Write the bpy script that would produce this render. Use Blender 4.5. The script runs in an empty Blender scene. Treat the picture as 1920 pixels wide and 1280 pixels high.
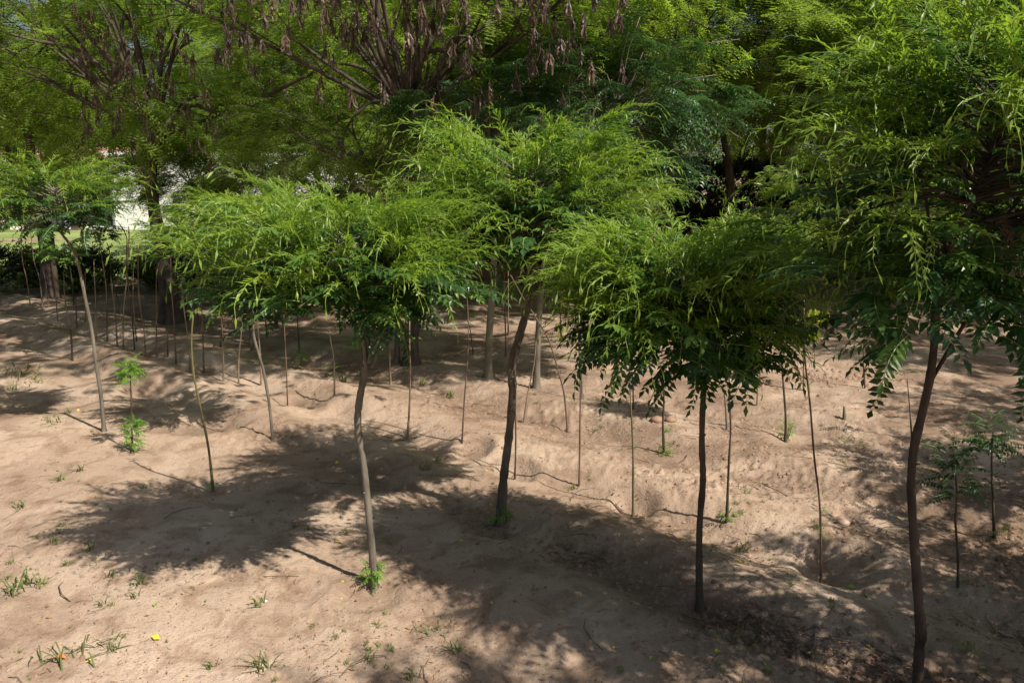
import bpy, math, random
import numpy as np
from mathutils import Vector, Matrix
random.seed(7); rng = np.random.default_rng(7)
S = bpy.context.scene; COL = S.collection
# ------------------------------------------------------------------ camera, sky, sun, exposure
CAM_H, FPX = 3.2, 1493.0
PITCH = math.atan(320/FPX)
cd = bpy.data.cameras.new('camera'); cd.sensor_width = 36; cd.lens = 36*FPX/1920; cd.clip_end = 2000; cd.clip_start = .05
cam = bpy.data.objects.new('camera', cd); COL.objects.link(cam)
cam.location = (0, 0, CAM_H); cam.rotation_euler = (math.pi/2-PITCH, 0, 0); S.camera = cam
SUN = Vector((1.62, -1.18, 2.5)).normalized()
W = bpy.data.worlds.new('World'); S.world = W; W.use_nodes = True
nt = W.node_tree; bg = nt.nodes['Background']; sky = nt.nodes.new('ShaderNodeTexSky'); sky.sky_type = 'NISHITA'
sky.sun_disc = False; sky.sun_elevation = math.asin(SUN.z); sky.sun_rotation = math.atan2(SUN.x, SUN.y)
sky.dust_density = 2.5; sky.air_density = 1.0
nt.links.new(sky.outputs[0], bg.inputs[0]); bg.inputs[1].default_value = 0.066
sd = bpy.data.lights.new('sun', 'SUN'); sd.energy = 5.0; sd.angle = math.radians(.6); sd.color = (1, .93, .83)
so = bpy.data.objects.new('sun', sd); COL.objects.link(so); so.rotation_euler = SUN.to_track_quat('Z', 'Y').to_euler()
vs = S.view_settings; vs.view_transform = 'Standard'; vs.look = 'None'; vs.gamma = 1; vs.use_curve_mapping = False; vs.exposure = 0.55
S.render.engine = 'CYCLES'; S.cycles.max_bounces = 5; S.cycles.diffuse_bounces = 3; S.cycles.transmission_bounces = 3; S.cycles.transparent_max_bounces = 4

# ------------------------------------------------------------------ noise and terrain height
_P = rng.permutation(256); _P = np.concatenate([_P, _P]); _G = rng.normal(size=(256, 2)); _G /= np.linalg.norm(_G, axis=1)[:, None]
def noise(x, y):
    x = np.asarray(x, float); y = np.asarray(y, float)
    xi = np.floor(x).astype(int); yi = np.floor(y).astype(int); xf = x-xi; yf = y-yi
    u = xf**3*(xf*(xf*6-15)+10); v = yf**3*(yf*(yf*6-15)+10)
    def g(a, b):
        q = _G[_P[_P[(xi+a) & 255]+((yi+b) & 255)]]
        return q[..., 0]*(xf-a)+q[..., 1]*(yf-b)
    return (g(0, 0)*(1-u)+g(1, 0)*u)*(1-v)+(g(0, 1)*(1-u)+g(1, 1)*u)*v
def fbm(x, y, o=4):
    s = 0; a = 1
    for i in range(o):
        s = s+a*noise(x*2**i+i*17.3, y*2**i-i*9.1); a *= .5
    return s
PITS = [(2.72, 6.12, .28, .11), (1.2, 7.35, .2, .09), (.03, 8.2, .22, .07), (-4.0, 9.9, .45, .10), (-3.0, 11.0, .4, .1), (-5.4, 11.6, .4, .09),
        (-.1, 7.0, .3, .05), (-1.1, 5.6, .22, .05), (1.42, 5.4, .2, .04), (-2.5, 10.2, .4, .08), (-7.3, 13.6, .35, .10), (-6.6, 10.9, .6, .07), (-7.2, 12.2, .7, .10),
        (.9, 9.4, .5, .06), (-3.5, 13.1, .45, .09), (3.4, 9.1, .3, .06), (-.45, 8.9, .2, .10), (-5.1, 12.9, .4, .10), (-8.6, 16, .5, .12), (-9.4, 17, .5, .12)]
def H(x, y):
    x = np.asarray(x, float); y = np.asarray(y, float)
    wob = .10*noise(x*.5, y*.5)+.05*noise(x*1.7+9, y*1.7)
    s = x*.66+y*.75+wob; t = x*.75-y*.66
    def ditch(c, wn, wf, d):
        q = s-c; w = np.where(q < 0, wn, wf); return -d*np.exp(-(q/w)**2)
    def crest(c, w, d): return d*np.exp(-((s-c)/w)**2)
    near = ditch(6.22, .36, .24, .10)+ditch(5.08, .3, .24, .085)+crest(5.65, .3, .06)+crest(6.75, .4, .10)+ditch(3.72, .3, .3, .04)
    near = near+ditch(7.9, .35, .3, .07)+crest(8.5, .4, .06)+ditch(9.6, .3, .3, .07)+crest(10.2, .5, .07)+ditch(11.4, .4, .3, .06)
    mod = 1+.8*noise(t*.45+3, s*.3)
    fade = np.clip((30-np.hypot(x, y))/10, 0, 1)
    z = .85*near*mod*fade
    for px, py, r, d in PITS:
        dd = ((x-px)**2+(y-py)**2)/r**2
        z = z-d*np.exp(-dd**2.2)+.35*d*np.exp(-(np.sqrt(dd)-1.45)**2*6)
    z = z+.05*fbm(x*.42, y*.42, 3)*fade+.022*fbm(x*1.3+5, y*1.3, 3)*fade
    rough = np.clip((s-6.3)/.8, 0, 1)*np.clip(1.3-(s-6.3)/9, .35, 1)+.42+.5*np.exp(-((s-5.05)/.4)**2)
    rough = rough*np.clip(.6+1.6*noise(x*.8-4, y*.8), .1, 1.6)
    fr = np.clip((17-np.hypot(x, y))/6, 0, 1)
    n1 = np.abs(noise(x*7, y*7)); n2 = fbm(x*15+3, y*15, 2)
    z = z+fr*rough*(.036*(.35-n1)+.026*n2+.012*noise(x*31, y*31))
    n3 = np.clip(noise(x*11+40, y*11)-.22, 0, 1)
    z = z+fr*np.clip(rough-.3, 0, 1)*.13*n3
    return z
def h1(x, y): return float(H(np.array([x]), np.array([y]))[0])
CT, ST = math.cos(PITCH), math.sin(PITCH)
def ray(u, v):
    a = v-640; return (u-960, FPX*CT-a*ST, -(FPX*ST+a*CT))
def at(u, v, Y):
    d = ray(u, v); k = Y/d[1]; return Vector((d[0]*k, Y, CAM_H+d[2]*k))
def ground(u, v):
    d = ray(u, v); Y = -CAM_H*d[1]/d[2]
    for _ in range(8):
        z = h1(d[0]*Y/d[1], Y); Y = -(CAM_H-z)*d[1]/d[2]
    x = d[0]*Y/d[1]; return Vector((x, Y, h1(x, Y)))

# ------------------------------------------------------------------ object helpers
def mesh_np(name, V, F, mat, smooth=False, idx=None):
    V = np.asarray(V, np.float32); F = np.asarray(F, np.int32)
    me = bpy.data.meshes.new(name); k = F.shape[1]
    me.vertices.add(len(V)); me.vertices.foreach_set('co', V.ravel())
    me.loops.add(F.size); me.loops.foreach_set('vertex_index', F.ravel())
    me.polygons.add(len(F)); me.polygons.foreach_set('loop_start', np.arange(0, F.size, k, dtype=np.int32))
    try: me.polygons.foreach_set('loop_total', np.full(len(F), k, np.int32))
    except Exception: pass
    for m in (mat if isinstance(mat, (list, tuple)) else [mat]): me.materials.append(m)
    if idx is not None: me.polygons.foreach_set('material_index', np.asarray(idx, np.int32))
    if smooth: me.polygons.foreach_set('use_smooth', np.ones(len(F), bool))
    me.update(calc_edges=True); return me
class MB:
    def __init__(s): s.v = []; s.f = []; s.m = []; s.n = 0
    def add(s, V, F, mi=0):
        s.v.extend([tuple(p) for p in V])
        for f in F: s.f.append(tuple(i+s.n for i in f)); s.m.append(mi)
        s.n += len(V)
    def mesh(s, name, mats, smooth=False):
        me = bpy.data.meshes.new(name); me.from_pydata(s.v, [], s.f)
        for m in (mats if isinstance(mats, (list, tuple)) else [mats]): me.materials.append(m)
        me.polygons.foreach_set('material_index', s.m)
        if smooth: me.polygons.foreach_set('use_smooth', [True]*len(s.f))
        me.update(); return me
    def tube(s, pts, rad, n=6, mi=0, cap=True):
        pts = [Vector(p) for p in pts]; rows = []; V = []; ref = None
        for i, p in enumerate(pts):
            t = (pts[min(i+1, len(pts)-1)]-pts[max(i-1, 0)])
            t = t.normalized() if t.length > 1e-9 else Vector((0, 0, 1))
            if ref is None: ref = Vector((1, 0, 0)) if abs(t.x) < .8 else Vector((0, 1, 0))
            a = (ref-t*ref.dot(t)).normalized(); b = t.cross(a); ref = a
            for k in range(n):
                an = 2*math.pi*k/n; V.append(p+(a*math.cos(an)+b*math.sin(an))*rad[i])
        F = [(i*n+k, i*n+(k+1) % n, (i+1)*n+(k+1) % n, (i+1)*n+k) for i in range(len(pts)-1) for k in range(n)]
        if cap: V.append(pts[-1]+(pts[-1]-pts[-2]).normalized()*rad[-1]*.5); L = len(V)-1; q = (len(pts)-1)*n; F += [(q+k, q+(k+1) % n, L) for k in range(n)]
        s.add(V, F, mi)
    def box(s, c, d, mi=0):
        V = [(c[0]+a*d[0]/2, c[1]+b*d[1]/2, c[2]+e*d[2]/2) for a in (-1, 1) for b in (-1, 1) for e in (-1, 1)]
        s.add(V, [(0, 1, 3, 2), (4, 6, 7, 5), (0, 4, 5, 1), (2, 3, 7, 6), (0, 2, 6, 4), (1, 5, 7, 3)], mi)
def spline(pts, sub=5):
    P = [np.array(p, float) for p in pts]; P = [2*P[0]-P[1]]+P+[2*P[-1]-P[-2]]; out = []
    for i in range(1, len(P)-2):
        for k in range(sub):
            t = k/sub; a, b, c, d = P[i-1:i+3]
            out.append(.5*((2*b)+(-a+c)*t+(2*a-5*b+4*c-d)*t*t+(-a+3*b-3*c+d)*t**3))
    out.append(P[-2]); return out
def tag(o, label=None, cat=None, group=None, kind=None):
    if label: o['label'] = label
    if cat: o['category'] = cat
    if group: o['group'] = group
    if kind: o['kind'] = kind
    return o
def obj(name, me, parent=None, M=None):
    o = bpy.data.objects.new(name, me); COL.objects.link(o)
    if parent is not None: o.parent = parent
    if M is not None: o.matrix_basis = M
    return o
def thing(name, loc, label, cat, group=None):
    e = bpy.data.objects.new(name, None); COL.objects.link(e); e.location = loc; e.empty_display_size = .1
    return tag(e, label, cat, group)

# ------------------------------------------------------------------ materials
def newmat(name):
    m = bpy.data.materials.new(name); m.use_nodes = True; t = m.node_tree; b = t.nodes['Principled BSDF']; return m, t, b
def ramp(t, stops):
    r = t.nodes.new('ShaderNodeValToRGB'); e = r.color_ramp.elements
    while len(e) < len(stops): e.new(.5)
    for i, (p, c) in enumerate(stops): e[i].position = p; e[i].color = (*c, 1)
    return r
def nz(t, scale, det=4, rough=.55, co=None, dist=0):
    n = t.nodes.new('ShaderNodeTexNoise'); n.inputs['Scale'].default_value = scale; n.inputs['Detail'].default_value = det
    n.inputs['Roughness'].default_value = rough; n.inputs['Distortion'].default_value = dist
    if co: t.links.new(co, n.inputs['Vector'])
    return n
def leafmat(name, c1, c2, tr, rough=.42, trans=.35, spec=.4, gscale=9, noisec=.25):
    m, t, b = newmat(name); oi = t.nodes.new('ShaderNodeObjectInfo'); tc = t.nodes.new('ShaderNodeTexCoord')
    n = nz(t, gscale, 2, co=tc.outputs['Object'])
    ad = t.nodes.new('ShaderNodeMath'); ad.operation = 'MULTIPLY_ADD'; ad.inputs[1].default_value = noisec*2; t.links.new(n.outputs[0], ad.inputs[0])
    sb = t.nodes.new('ShaderNodeMath'); sb.operation = 'MULTIPLY_ADD'; sb.inputs[1].default_value = 1-noisec; sb.inputs[2].default_value = -noisec*.5
    t.links.new(oi.outputs['Random'], sb.inputs[0]); t.links.new(sb.outputs[0], ad.inputs[2])
    r = ramp(t, [(0, c1), (1, c2)]); t.links.new(ad.outputs[0], r.inputs[0]); t.links.new(r.outputs[0], b.inputs['Base Color'])
    b.inputs['Roughness'].default_value = rough; b.inputs['Specular IOR Level'].default_value = spec
    tl = t.nodes.new('ShaderNodeBsdfTranslucent'); tl.inputs[0].default_value = (*tr, 1)
    mx = t.nodes.new('ShaderNodeMixShader'); mx.inputs[0].default_value = trans
    t.links.new(b.outputs[0], mx.inputs[1]); t.links.new(tl.outputs[0], mx.inputs[2]); t.links.new(mx.outputs[0], t.nodes['Material Output'].inputs[0])
    return m
def bark(name, c1, c2, scale=18, bump=.5, stretch=.18):
    m, t, b = newmat(name); tc = t.nodes.new('ShaderNodeTexCoord'); mp = t.nodes.new('ShaderNodeMapping'); mp.inputs['Scale'].default_value = (1, 1, stretch)
    t.links.new(tc.outputs['Object'], mp.inputs[0]); n = nz(t, scale, 6, .65, mp.outputs[0], .4); n2 = nz(t, 3, 3, .5, tc.outputs['Object'])
    mm = t.nodes.new('ShaderNodeMath'); mm.operation = 'MULTIPLY_ADD'; mm.inputs[1].default_value = .5; t.links.new(n.outputs[0], mm.inputs[0])
    m2 = t.nodes.new('ShaderNodeMath'); m2.operation = 'MULTIPLY'; m2.inputs[1].default_value = .5; t.links.new(n2.outputs[0], m2.inputs[0]); t.links.new(m2.outputs[0], mm.inputs[2])
    r = ramp(t, [(.36, c1), (.62, c2)]); t.links.new(mm.outputs[0], r.inputs[0]); t.links.new(r.outputs[0], b.inputs['Base Color'])
    bp = t.nodes.new('ShaderNodeBump'); bp.inputs['Strength'].default_value = bump; bp.inputs['Distance'].default_value = .02
    t.links.new(n.outputs[0], bp.inputs['Height']); t.links.new(bp.outputs[0], b.inputs['Normal']); b.inputs['Roughness'].default_value = .85
    b.inputs['Specular IOR Level'].default_value = .25; return m
def flat(name, c, rough=.8, var=.25, scale=12):
    m, t, b = newmat(name); tc = t.nodes.new('ShaderNodeTexCoord'); n = nz(t, scale, 4, .6, tc.outputs['Object'])
    r = ramp(t, [(.3, tuple(x*(1-var) for x in c)), (.7, tuple(min(1, x*(1+var)) for x in c))]); t.links.new(n.outputs[0], r.inputs[0])
    t.links.new(r.outputs[0], b.inputs['Base Color']); b.inputs['Roughness'].default_value = rough; return m
LEAF = leafmat('leaf_dark_green', (.018, .05, .014), (.04, .095, .022), (.06, .16, .02), .36, .26, .5)
YOUNG = leafmat('leaf_yellow_green', (.125, .215, .022), (.28, .385, .06), (.33, .5, .04), .4, .42, .4)
MIDL = leafmat('leaf_mid_green', (.04, .1, .018), (.11, .2, .03), (.14, .3, .03), .38, .34, .45)
SAPL = leafmat('leaf_bright_green', (.07, .2, .015), (.15, .32, .02), (.22, .45, .02), .45, .4, .4)
FEATH = leafmat('leaf_feathery', (.09, .15, .022), (.22, .3, .055), (.33, .48, .05), .5, .5, .3, 4)
FEATHD = leafmat('leaf_feathery_dark', (.075, .13, .022), (.17, .23, .042), (.27, .4, .045), .5, .48, .3, 4)
BROADB = leafmat('leaf_bluish_green', (.025, .07, .022), (.06, .13, .035), (.1, .24, .04), .38, .25, .5, 5)
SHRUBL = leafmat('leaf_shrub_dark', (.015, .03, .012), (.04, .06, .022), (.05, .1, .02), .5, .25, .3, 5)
VINEL = leafmat('leaf_vine_yellow', (.2, .3, .02), (.42, .46, .06), (.4, .5, .05), .5, .4, .3)
YEL = flat('fallen_leaf_yellow', (.62, .5, .05), .6, .25)
LIME = flat('fallen_leaf_lime', (.3, .42, .06), .6, .25)
DRY = flat('dry_leaf_brown', (.22, .13, .07), .8, .4)
ORG = flat('dry_leaf_orange', (.6, .22, .07), .7, .3)
POD = leafmat('pod_brown', (.035, .023, .016), (.13, .082, .055), (.12, .07, .04), .5, .08, .4, 5)
BARK = bark('bark_grey_brown', (.045, .035, .028), (.17, .135, .1), 20, .7)
BARKD = bark('bark_dark', (.025, .018, .014), (.1, .075, .058), 14, .9)
BARKG = bark('bark_smooth_green', (.1, .095, .06), (.21, .19, .13), 9, .3)
BARKL = bark('bark_light_grey', (.075, .065, .05), (.22, .19, .145), 18, .5)
TAN = bark('stem_pale_tan', (.13, .09, .06), (.32, .235, .155), 16, .3)
RED = bark('stem_reddish_brown', (.085, .05, .035), (.2, .13, .09), 16, .3)
DST = bark('stem_dark_brown', (.035, .026, .018), (.12, .09, .06), 18, .4)
OLIVE = bark('stem_olive', (.07, .06, .025), (.18, .155, .07), 16, .3)
RACH = flat('rachis_green', (.2, .27, .06), .5, .2)
GRASS = leafmat('grass_blade', (.08, .12, .03), (.24, .26, .09), (.2, .26, .06), .5, .3, .3, 20)
WHITE = flat('white_plaster', (.78, .77, .74), .85, .04, 3)
TILE = flat('terracotta', (.33, .18, .13), .85, .3, 4)
DARKM = flat('dark_opening', (.02, .02, .022), .7, .2)
STONE = flat('stone_tan', (.36, .26, .19), .9, .2, 8)
CLOD = flat('soil_clod', (.26, .165, .11), .95, .3, 6)
TWIG = flat('twig_litter', (.1, .065, .045), .9, .5, 30)

# soil
SOIL, t, b = newmat('sandy_soil'); tc = t.nodes.new('ShaderNodeTexCoord'); P = tc.outputs['Object']
big = nz(t, .55, 4, .5, P); mid = nz(t, 3.2, 5, .6, P, .6); fine = nz(t, 38, 6, .7, P); sp = nz(t, 85, 3, .6, P)
r1 = ramp(t, [(.33, (.29, .2, .142)), (.5, (.405, .297, .217)), (.66, (.51, .39, .295))]); t.links.new(big.outputs[0], r1.inputs[0])
r2 = ramp(t, [(.36, (.6, .53, .48)), (.52, (1, 1, 1)), (.72, (1.0, 1.0, 1.0))]); t.links.new(mid.outputs[0], r2.inputs[0])
m1 = t.nodes.new('ShaderNodeMix'); m1.data_type = 'RGBA'; m1.blend_type = 'MULTIPLY'; m1.inputs[0].default_value = .75
t.links.new(r1.outputs[0], m1.inputs[6]); t.links.new(r2.outputs[0], m1.inputs[7])
r3 = ramp(t, [(.3, (.62, .56, .52)), (.46, (1, 1, 1))]); t.links.new(fine.outputs[0], r3.inputs[0])
m2 = t.nodes.new('ShaderNodeMix'); m2.data_type = 'RGBA'; m2.blend_type = 'MULTIPLY'; m2.inputs[0].default_value = .7
t.links.new(m1.outputs[2], m2.inputs[6]); t.links.new(r3.outputs[0], m2.inputs[7])
r4 = ramp(t, [(.31, (.3, .24, .2)), (.37, (1, 1, 1))]); t.links.new(sp.outputs[0], r4.inputs[0])
m3 = t.nodes.new('ShaderNodeMix'); m3.data_type = 'RGBA'; m3.blend_type = 'MULTIPLY'; m3.inputs[0].default_value = .8
t.links.new(m2.outputs[2], m3.inputs[6]); t.links.new(r4.outputs[0], m3.inputs[7])
# organic brown stain following the furrow rows (vertex attribute: humus-rich soil)
at_n = t.nodes.new('ShaderNodeAttribute'); at_n.attribute_name = 'humus'
m4 = t.nodes.new('ShaderNodeMix'); m4.data_type = 'RGBA'; m4.inputs[7].default_value = (.13, .085, .058, 1)
mh = t.nodes.new('ShaderNodeMath'); mh.operation = 'MULTIPLY'; t.links.new(at_n.outputs['Fac'], mh.inputs[0])
rh = ramp(t, [(.35, (.25,)*3), (.65, (1, 1, 1))]); t.links.new(fine.outputs[0], rh.inputs[0]); t.links.new(rh.outputs[0], mh.inputs[1])
t.links.new(mh.outputs[0], m4.inputs[0]); t.links.new(m3.outputs[2], m4.inputs[6]); t.links.new(m4.outputs[2], b.inputs['Base Color'])
b.inputs['Roughness'].default_value = .95; b.inputs['Specular IOR Level'].default_value = .12
bp = t.nodes.new('ShaderNodeBump'); bp.inputs['Strength'].default_value = 1; bp.inputs['Distance'].default_value = .03; t.links.new(mid.outputs[0], bp.inputs['Height'])
bp2 = t.nodes.new('ShaderNodeBump'); bp2.inputs['Strength'].default_value = 1; bp2.inputs['Distance'].default_value = .016; t.links.new(fine.outputs[0], bp2.inputs['Height'])
t.links.new(bp.outputs[0], bp2.inputs['Normal']); t.links.new(bp2.outputs[0], b.inputs['Normal'])
LAWN, t, b = newmat('mown_lawn'); tc = t.nodes.new('ShaderNodeTexCoord')
n = nz(t, .35, 4, .6, tc.outputs['Object']); n2 = nz(t, 9, 5, .7, tc.outputs['Object'])
r = ramp(t, [(.35, (.14, .2, .04)), (.6, (.27, .32, .1))]); t.links.new(n.outputs[0], r.inputs[0])
r2 = ramp(t, [(.3, (.6, .65, .6)), (.6, (1, 1, 1))]); t.links.new(n2.outputs[0], r2.inputs[0])
m1 = t.nodes.new('ShaderNodeMix'); m1.data_type = 'RGBA'; m1.blend_type = 'MULTIPLY'; m1.inputs[0].default_value = 1
t.links.new(r.outputs[0], m1.inputs[6]); t.links.new(r2.outputs[0], m1.inputs[7]); t.links.new(m1.outputs[2], b.inputs['Base Color']); b.inputs['Roughness'].default_value = .9
bp = t.nodes.new('ShaderNodeBump'); bp.inputs['Strength'].default_value = .6; bp.inputs['Distance'].default_value = .05; t.links.new(n2.outputs[0], bp.inputs['Height']); t.links.new(bp.outputs[0], b.inputs['Normal'])

# ------------------------------------------------------------------ ground sheet (fine in front, coarse elsewhere)
R = [1.5]
while R[-1] < 900: R.append(R[-1]*(1.0052 if R[-1] < 14 else 1.012 if R[-1] < 40 else 1.08) if R[-1] > 3.4 else R[-1]+.06)
R = np.array([0.02]+R); A = np.concatenate([np.radians(np.linspace(-46, 46, 640)), np.radians(np.linspace(46, 314, 70))[1:-1]])
RR, AA = np.meshgrid(R, A, indexing='ij'); X = RR*np.sin(AA); Y = RR*np.cos(AA); Z = H(X, Y)
nr, na = RR.shape; I = np.arange(nr*na).reshape(nr, na); J = np.roll(I, -1, 1)
F = np.stack([I[:-1], I[1:], J[1:], J[:-1]], -1).reshape(-1, 4)
gm = mesh_np('ground', np.stack([X, Y, Z], -1).reshape(-1, 3), F, SOIL, True)
s_ = (X*.66+Y*.75).ravel(); xx = X.ravel(); yy = Y.ravel()
hum = .75*np.exp(-((s_-5.1)/.33)**2)*np.clip(.5+.09*(xx*.75-yy*.66+9), 0, 1.1)+.35*np.exp(-((s_-6.15)/.25)**2)+.3*np.exp(-((s_-7.9)/.5)**2)+.72*np.clip((s_-6.4)/1.4, 0, 1)
for px, py, r_, d in PITS: hum = hum+.45*np.exp(-((xx-px)**2+(yy-py)**2)/r_**2)
hum = np.clip(hum*np.clip(.75+1.4*fbm(xx*1.6, yy*1.6, 3), 0, 1.6), 0, .9)
ca = gm.attributes.new('humus', 'FLOAT', 'POINT'); ca.data.foreach_set('value', hum.astype(np.float32))
g = obj('ground', gm); tag(g, kind='structure')
# lawn sheet behind the hedge
def lawn(name, x0, x1, y0, y1, n=60):
    xs = np.linspace(x0, x1, n); ys = np.linspace(y0, y1, n); XX, YY = np.meshgrid(xs, ys)
    ZZ = H(XX, YY)+.05+.12*noise(XX*.2, YY*.2)
    edge = np.minimum.reduce([XX-x0, x1-XX, YY-y0, y1-YY]); ZZ -= np.clip(.8-edge, 0, 1)*.4
    XX = XX+.8*noise(XX*.5+7, YY*.5); I = np.arange(n*n).reshape(n, n)
    F = np.stack([I[:-1, :-1], I[:-1, 1:], I[1:, 1:], I[1:, :-1]], -1).reshape(-1, 4)
    o = obj(name, mesh_np(name, np.stack([XX, YY, ZZ], -1).reshape(-1, 3), F, LAWN, True)); tag(o, kind='structure')
lawn('lawn', -70, -6.5, 22.6, 75, 110)
lawn('grass_verge', -3.6, 1.2, 20.0, 23.5, 50)
# low earth bank at the back
xs = np.linspace(-5, 16, 160); pr = [(0, -.1), (.25, .25), (.6, .42), (1.1, .5), (2.2, .45), (3.5, -.1)]
V = []; 
for x in xs:
    for dy, z in pr: V.append((x, 24.2+dy+.5*noise(x*.4, 1.)+.15*noise(x*2, dy), z*(1+.5*noise(x*.6, 5.))+.08*noise(x*3, dy*3)))
I = np.arange(len(V)).reshape(len(xs), len(pr)); F = np.stack([I[:-1, :-1], I[1:, :-1], I[1:, 1:], I[:-1, 1:]], -1).reshape(-1, 4)
o = obj('earth_bank', mesh_np('earth_bank', V, F, flat('red_earth', (.26, .13, .08), .95, .3, 3), True)); tag(o, kind='structure')

# ------------------------------------------------------------------ leaf and spray meshes (local: grows along +X, face up +Z)
def leaflet(mb, p, d, up, L, Wd, droop=.25, mi=0, curl=0.0):
    d = d.normalized(); side = d.cross(up).normalized(); up = side.cross(d)
    c = p+d*L*.45-up*L*droop*.25; tip = p+d*L-up*L*droop+side*curl*L; w = side*Wd/2
    mb.add([p, c+w+up*Wd*.18, c, c-w+up*Wd*.18, tip], [(0, 2, 1), (0, 3, 2), (1, 2, 4), (2, 3, 4)], mi)
def pinnate(seed, L=.34, pairs=7, ll=.074, lw=.036, droop=.35, young=False, mats=None):
    r = random.Random(seed); mb = MB(); pts = []; az = r.uniform(-.25, .25)
    for i in range(5 if young else 7):
        t = i/(4 if young else 6); lift = (.22*math.sin(t*1.7) if not young else .28*math.sin(t*2.6)) - droop*t*t*.6
        pts.append(Vector((L*t, L*az*t*t, L*lift)))
    if young:   # curled tip
        for i in range(3): pts.append(pts[-1]+Vector((L*.10*(1-i*.4), L*.05*az*4, -L*.04*(i+1))))
    mb.tube(pts, [.0026*(1-.6*i/len(pts)) for i in range(len(pts))], 3, 1, False)
    for k in range(pairs):
        t = .18+.8*(k+.5)/pairs*(1 if not young else 1.1); f = t*(4 if young else 6); i = min(int(f), len(pts)-2); p = pts[i].lerp(pts[i+1], min(f-i, 1))
        dx = (pts[i+1]-pts[i]).normalized(); sc = (.75+.35*math.sin(math.pi*min(t+.1, 1)))*r.uniform(.85, 1.12)
        for sgn in (-1, 1):
            a = r.uniform(.75, 1.1) if not young else r.uniform(.25, .75)
            d = dx*math.cos(a)+Vector((0, sgn, 0))*math.sin(a)+Vector((0, 0, r.uniform(-.3, .05) if not young else r.uniform(-.2, .25)))
            leaflet(mb, p, d, Vector((0, sgn*r.uniform(-.5, .1), 1)), ll*sc, lw*sc, r.uniform(.15, .45) if not young else r.uniform(-.35, .3), 0, r.uniform(-.1, .1) if not young else r.uniform(-.35, .35))
    leaflet(mb, pts[-1], pts[-1]-pts[-2], Vector((0, 0, 1)), ll, lw, .2)
    return mb.mesh('leaf', mats)
MLEAF = [pinnate(i, mats=[LEAF, RACH], droop=.08+.08*i) for i in range(6)]
MIDLF = [pinnate(70+i, mats=[MIDL, RACH], droop=.06+.07*i, lw=.03) for i in range(5)]
YLEAF = [pinnate(20+i, L=.33, pairs=9, ll=.062, lw=.0125, young=True, mats=[YOUNG, YOUNG], droop=.02+.07*i) for i in range(7)]
SLEAF = [pinnate(40+i, L=.22, pairs=5, ll=.062, lw=.026, mats=[SAPL, RACH], droop=.3+.15*i) for i in range(4)]
BLEAF = [pinnate(50+i, L=.30, pairs=5, ll=.075, lw=.034, mats=[BROADB, BROADB], droop=.3+.1*i) for i in range(3)]
def frond_pts(r, L, curve):
    pts = [Vector((0, 0, 0))]; d = Vector((1, 0, .2)).normalized()
    for i in range(6):
        d = (d+Vector((0, curve*.12, -.10+r.uniform(-.05, .05)))).normalized(); pts.append(pts[-1]+d*L/6)
    return pts
def feathery(seed, leafm, L=.95, nf=46, lf=.2, pairs=6, ll=.06, lw=.024, hang=0):
    r = random.Random(seed); V = []; F = []; mi = []
    mb = MB(); main = frond_pts(r, L, r.uniform(-1, 1)); mb.tube(main, [.009-.0012*i for i in range(7)], 3, 1, False)
    def fr(p, d):
        d = d.normalized(); side = d.cross(Vector((0, 0, 1))).normalized(); up = side.cross(d)
        dr = r.uniform(.2, .6)
        for k in range(pairs):
            t = (k+1)/pairs; q = p+d*lf*t-Vector((0, 0, 1))*lf*dr*t*t; l = ll*(.6+.6*math.sin(math.pi*t*.9))
            for sg in (-1, 1):
                e = (side*sg+d*.35+up*r.uniform(-.25, .25)).normalized(); w = d*lw*.5
                mb.add([q, q+e*l*.5+w, q+e*l, q+e*l*.5-w], [(0, 1, 2, 3)], 0)
    for k in range(nf):
        f = r.uniform(.12, 1)*6; i = min(int(f), 5); p = main[i].lerp(main[i+1], f-i); a = r.uniform(.4, 1.3)*random.choice((-1, 1))
        dx = (main[i+1]-main[i]).normalized(); d = dx*math.cos(a)+Vector((0, 1, 0))*math.sin(a)+Vector((0, 0, r.uniform(-.35, .5)))
        off = d.normalized()*r.uniform(0, .16); fr(p+off, d)
    return mb.mesh('leafy_twig', [leafm, BARKD])
FSP = [feathery(i, FEATH) for i in range(5)]; FSD = [feathery(10+i, FEATHD) for i in range(5)]
def broad_spray(seed, leafm, L=.6, nl=15, ll=.075, lw=.034):
    r = random.Random(seed); mb = MB(); main = frond_pts(r, L, r.uniform(-1, 1)); mb.tube(main, [.007-.0009*i for i in range(7)], 3, 1, False)
    for k in range(nl):
        f = r.uniform(.2, 1)*6; i = min(int(f), 5); p = main[i].lerp(main[i+1], f-i); a = r.uniform(.2, 1.4)*r.choice((-1, 1))
        d = Vector((math.cos(a), math.sin(a), r.uniform(-.2, .3))).normalized(); LL = r.uniform(.2, .3); side = d.cross(Vector((0, 0, 1))).normalized()
        for j in range(5):
            q = p+d*LL*(j+1)/5-Vector((0, 0, LL*.4*((j+1)/5)**2))
            for sg in (-1, 1): leaflet(mb, q, side*sg+d*.5+Vector((0, 0, r.uniform(-.5, 0))), Vector((0, 0, 1)), ll*r.uniform(.8, 1.1), lw, r.uniform(.1, .5))
    return mb.mesh('leafy_twig', [leafm, BARKD])
BSP = [broad_spray(i, BROADB) for i in range(4)]; BSG = [broad_spray(8+i, FEATHD, ll=.06, lw=.024) for i in range(4)]
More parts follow.
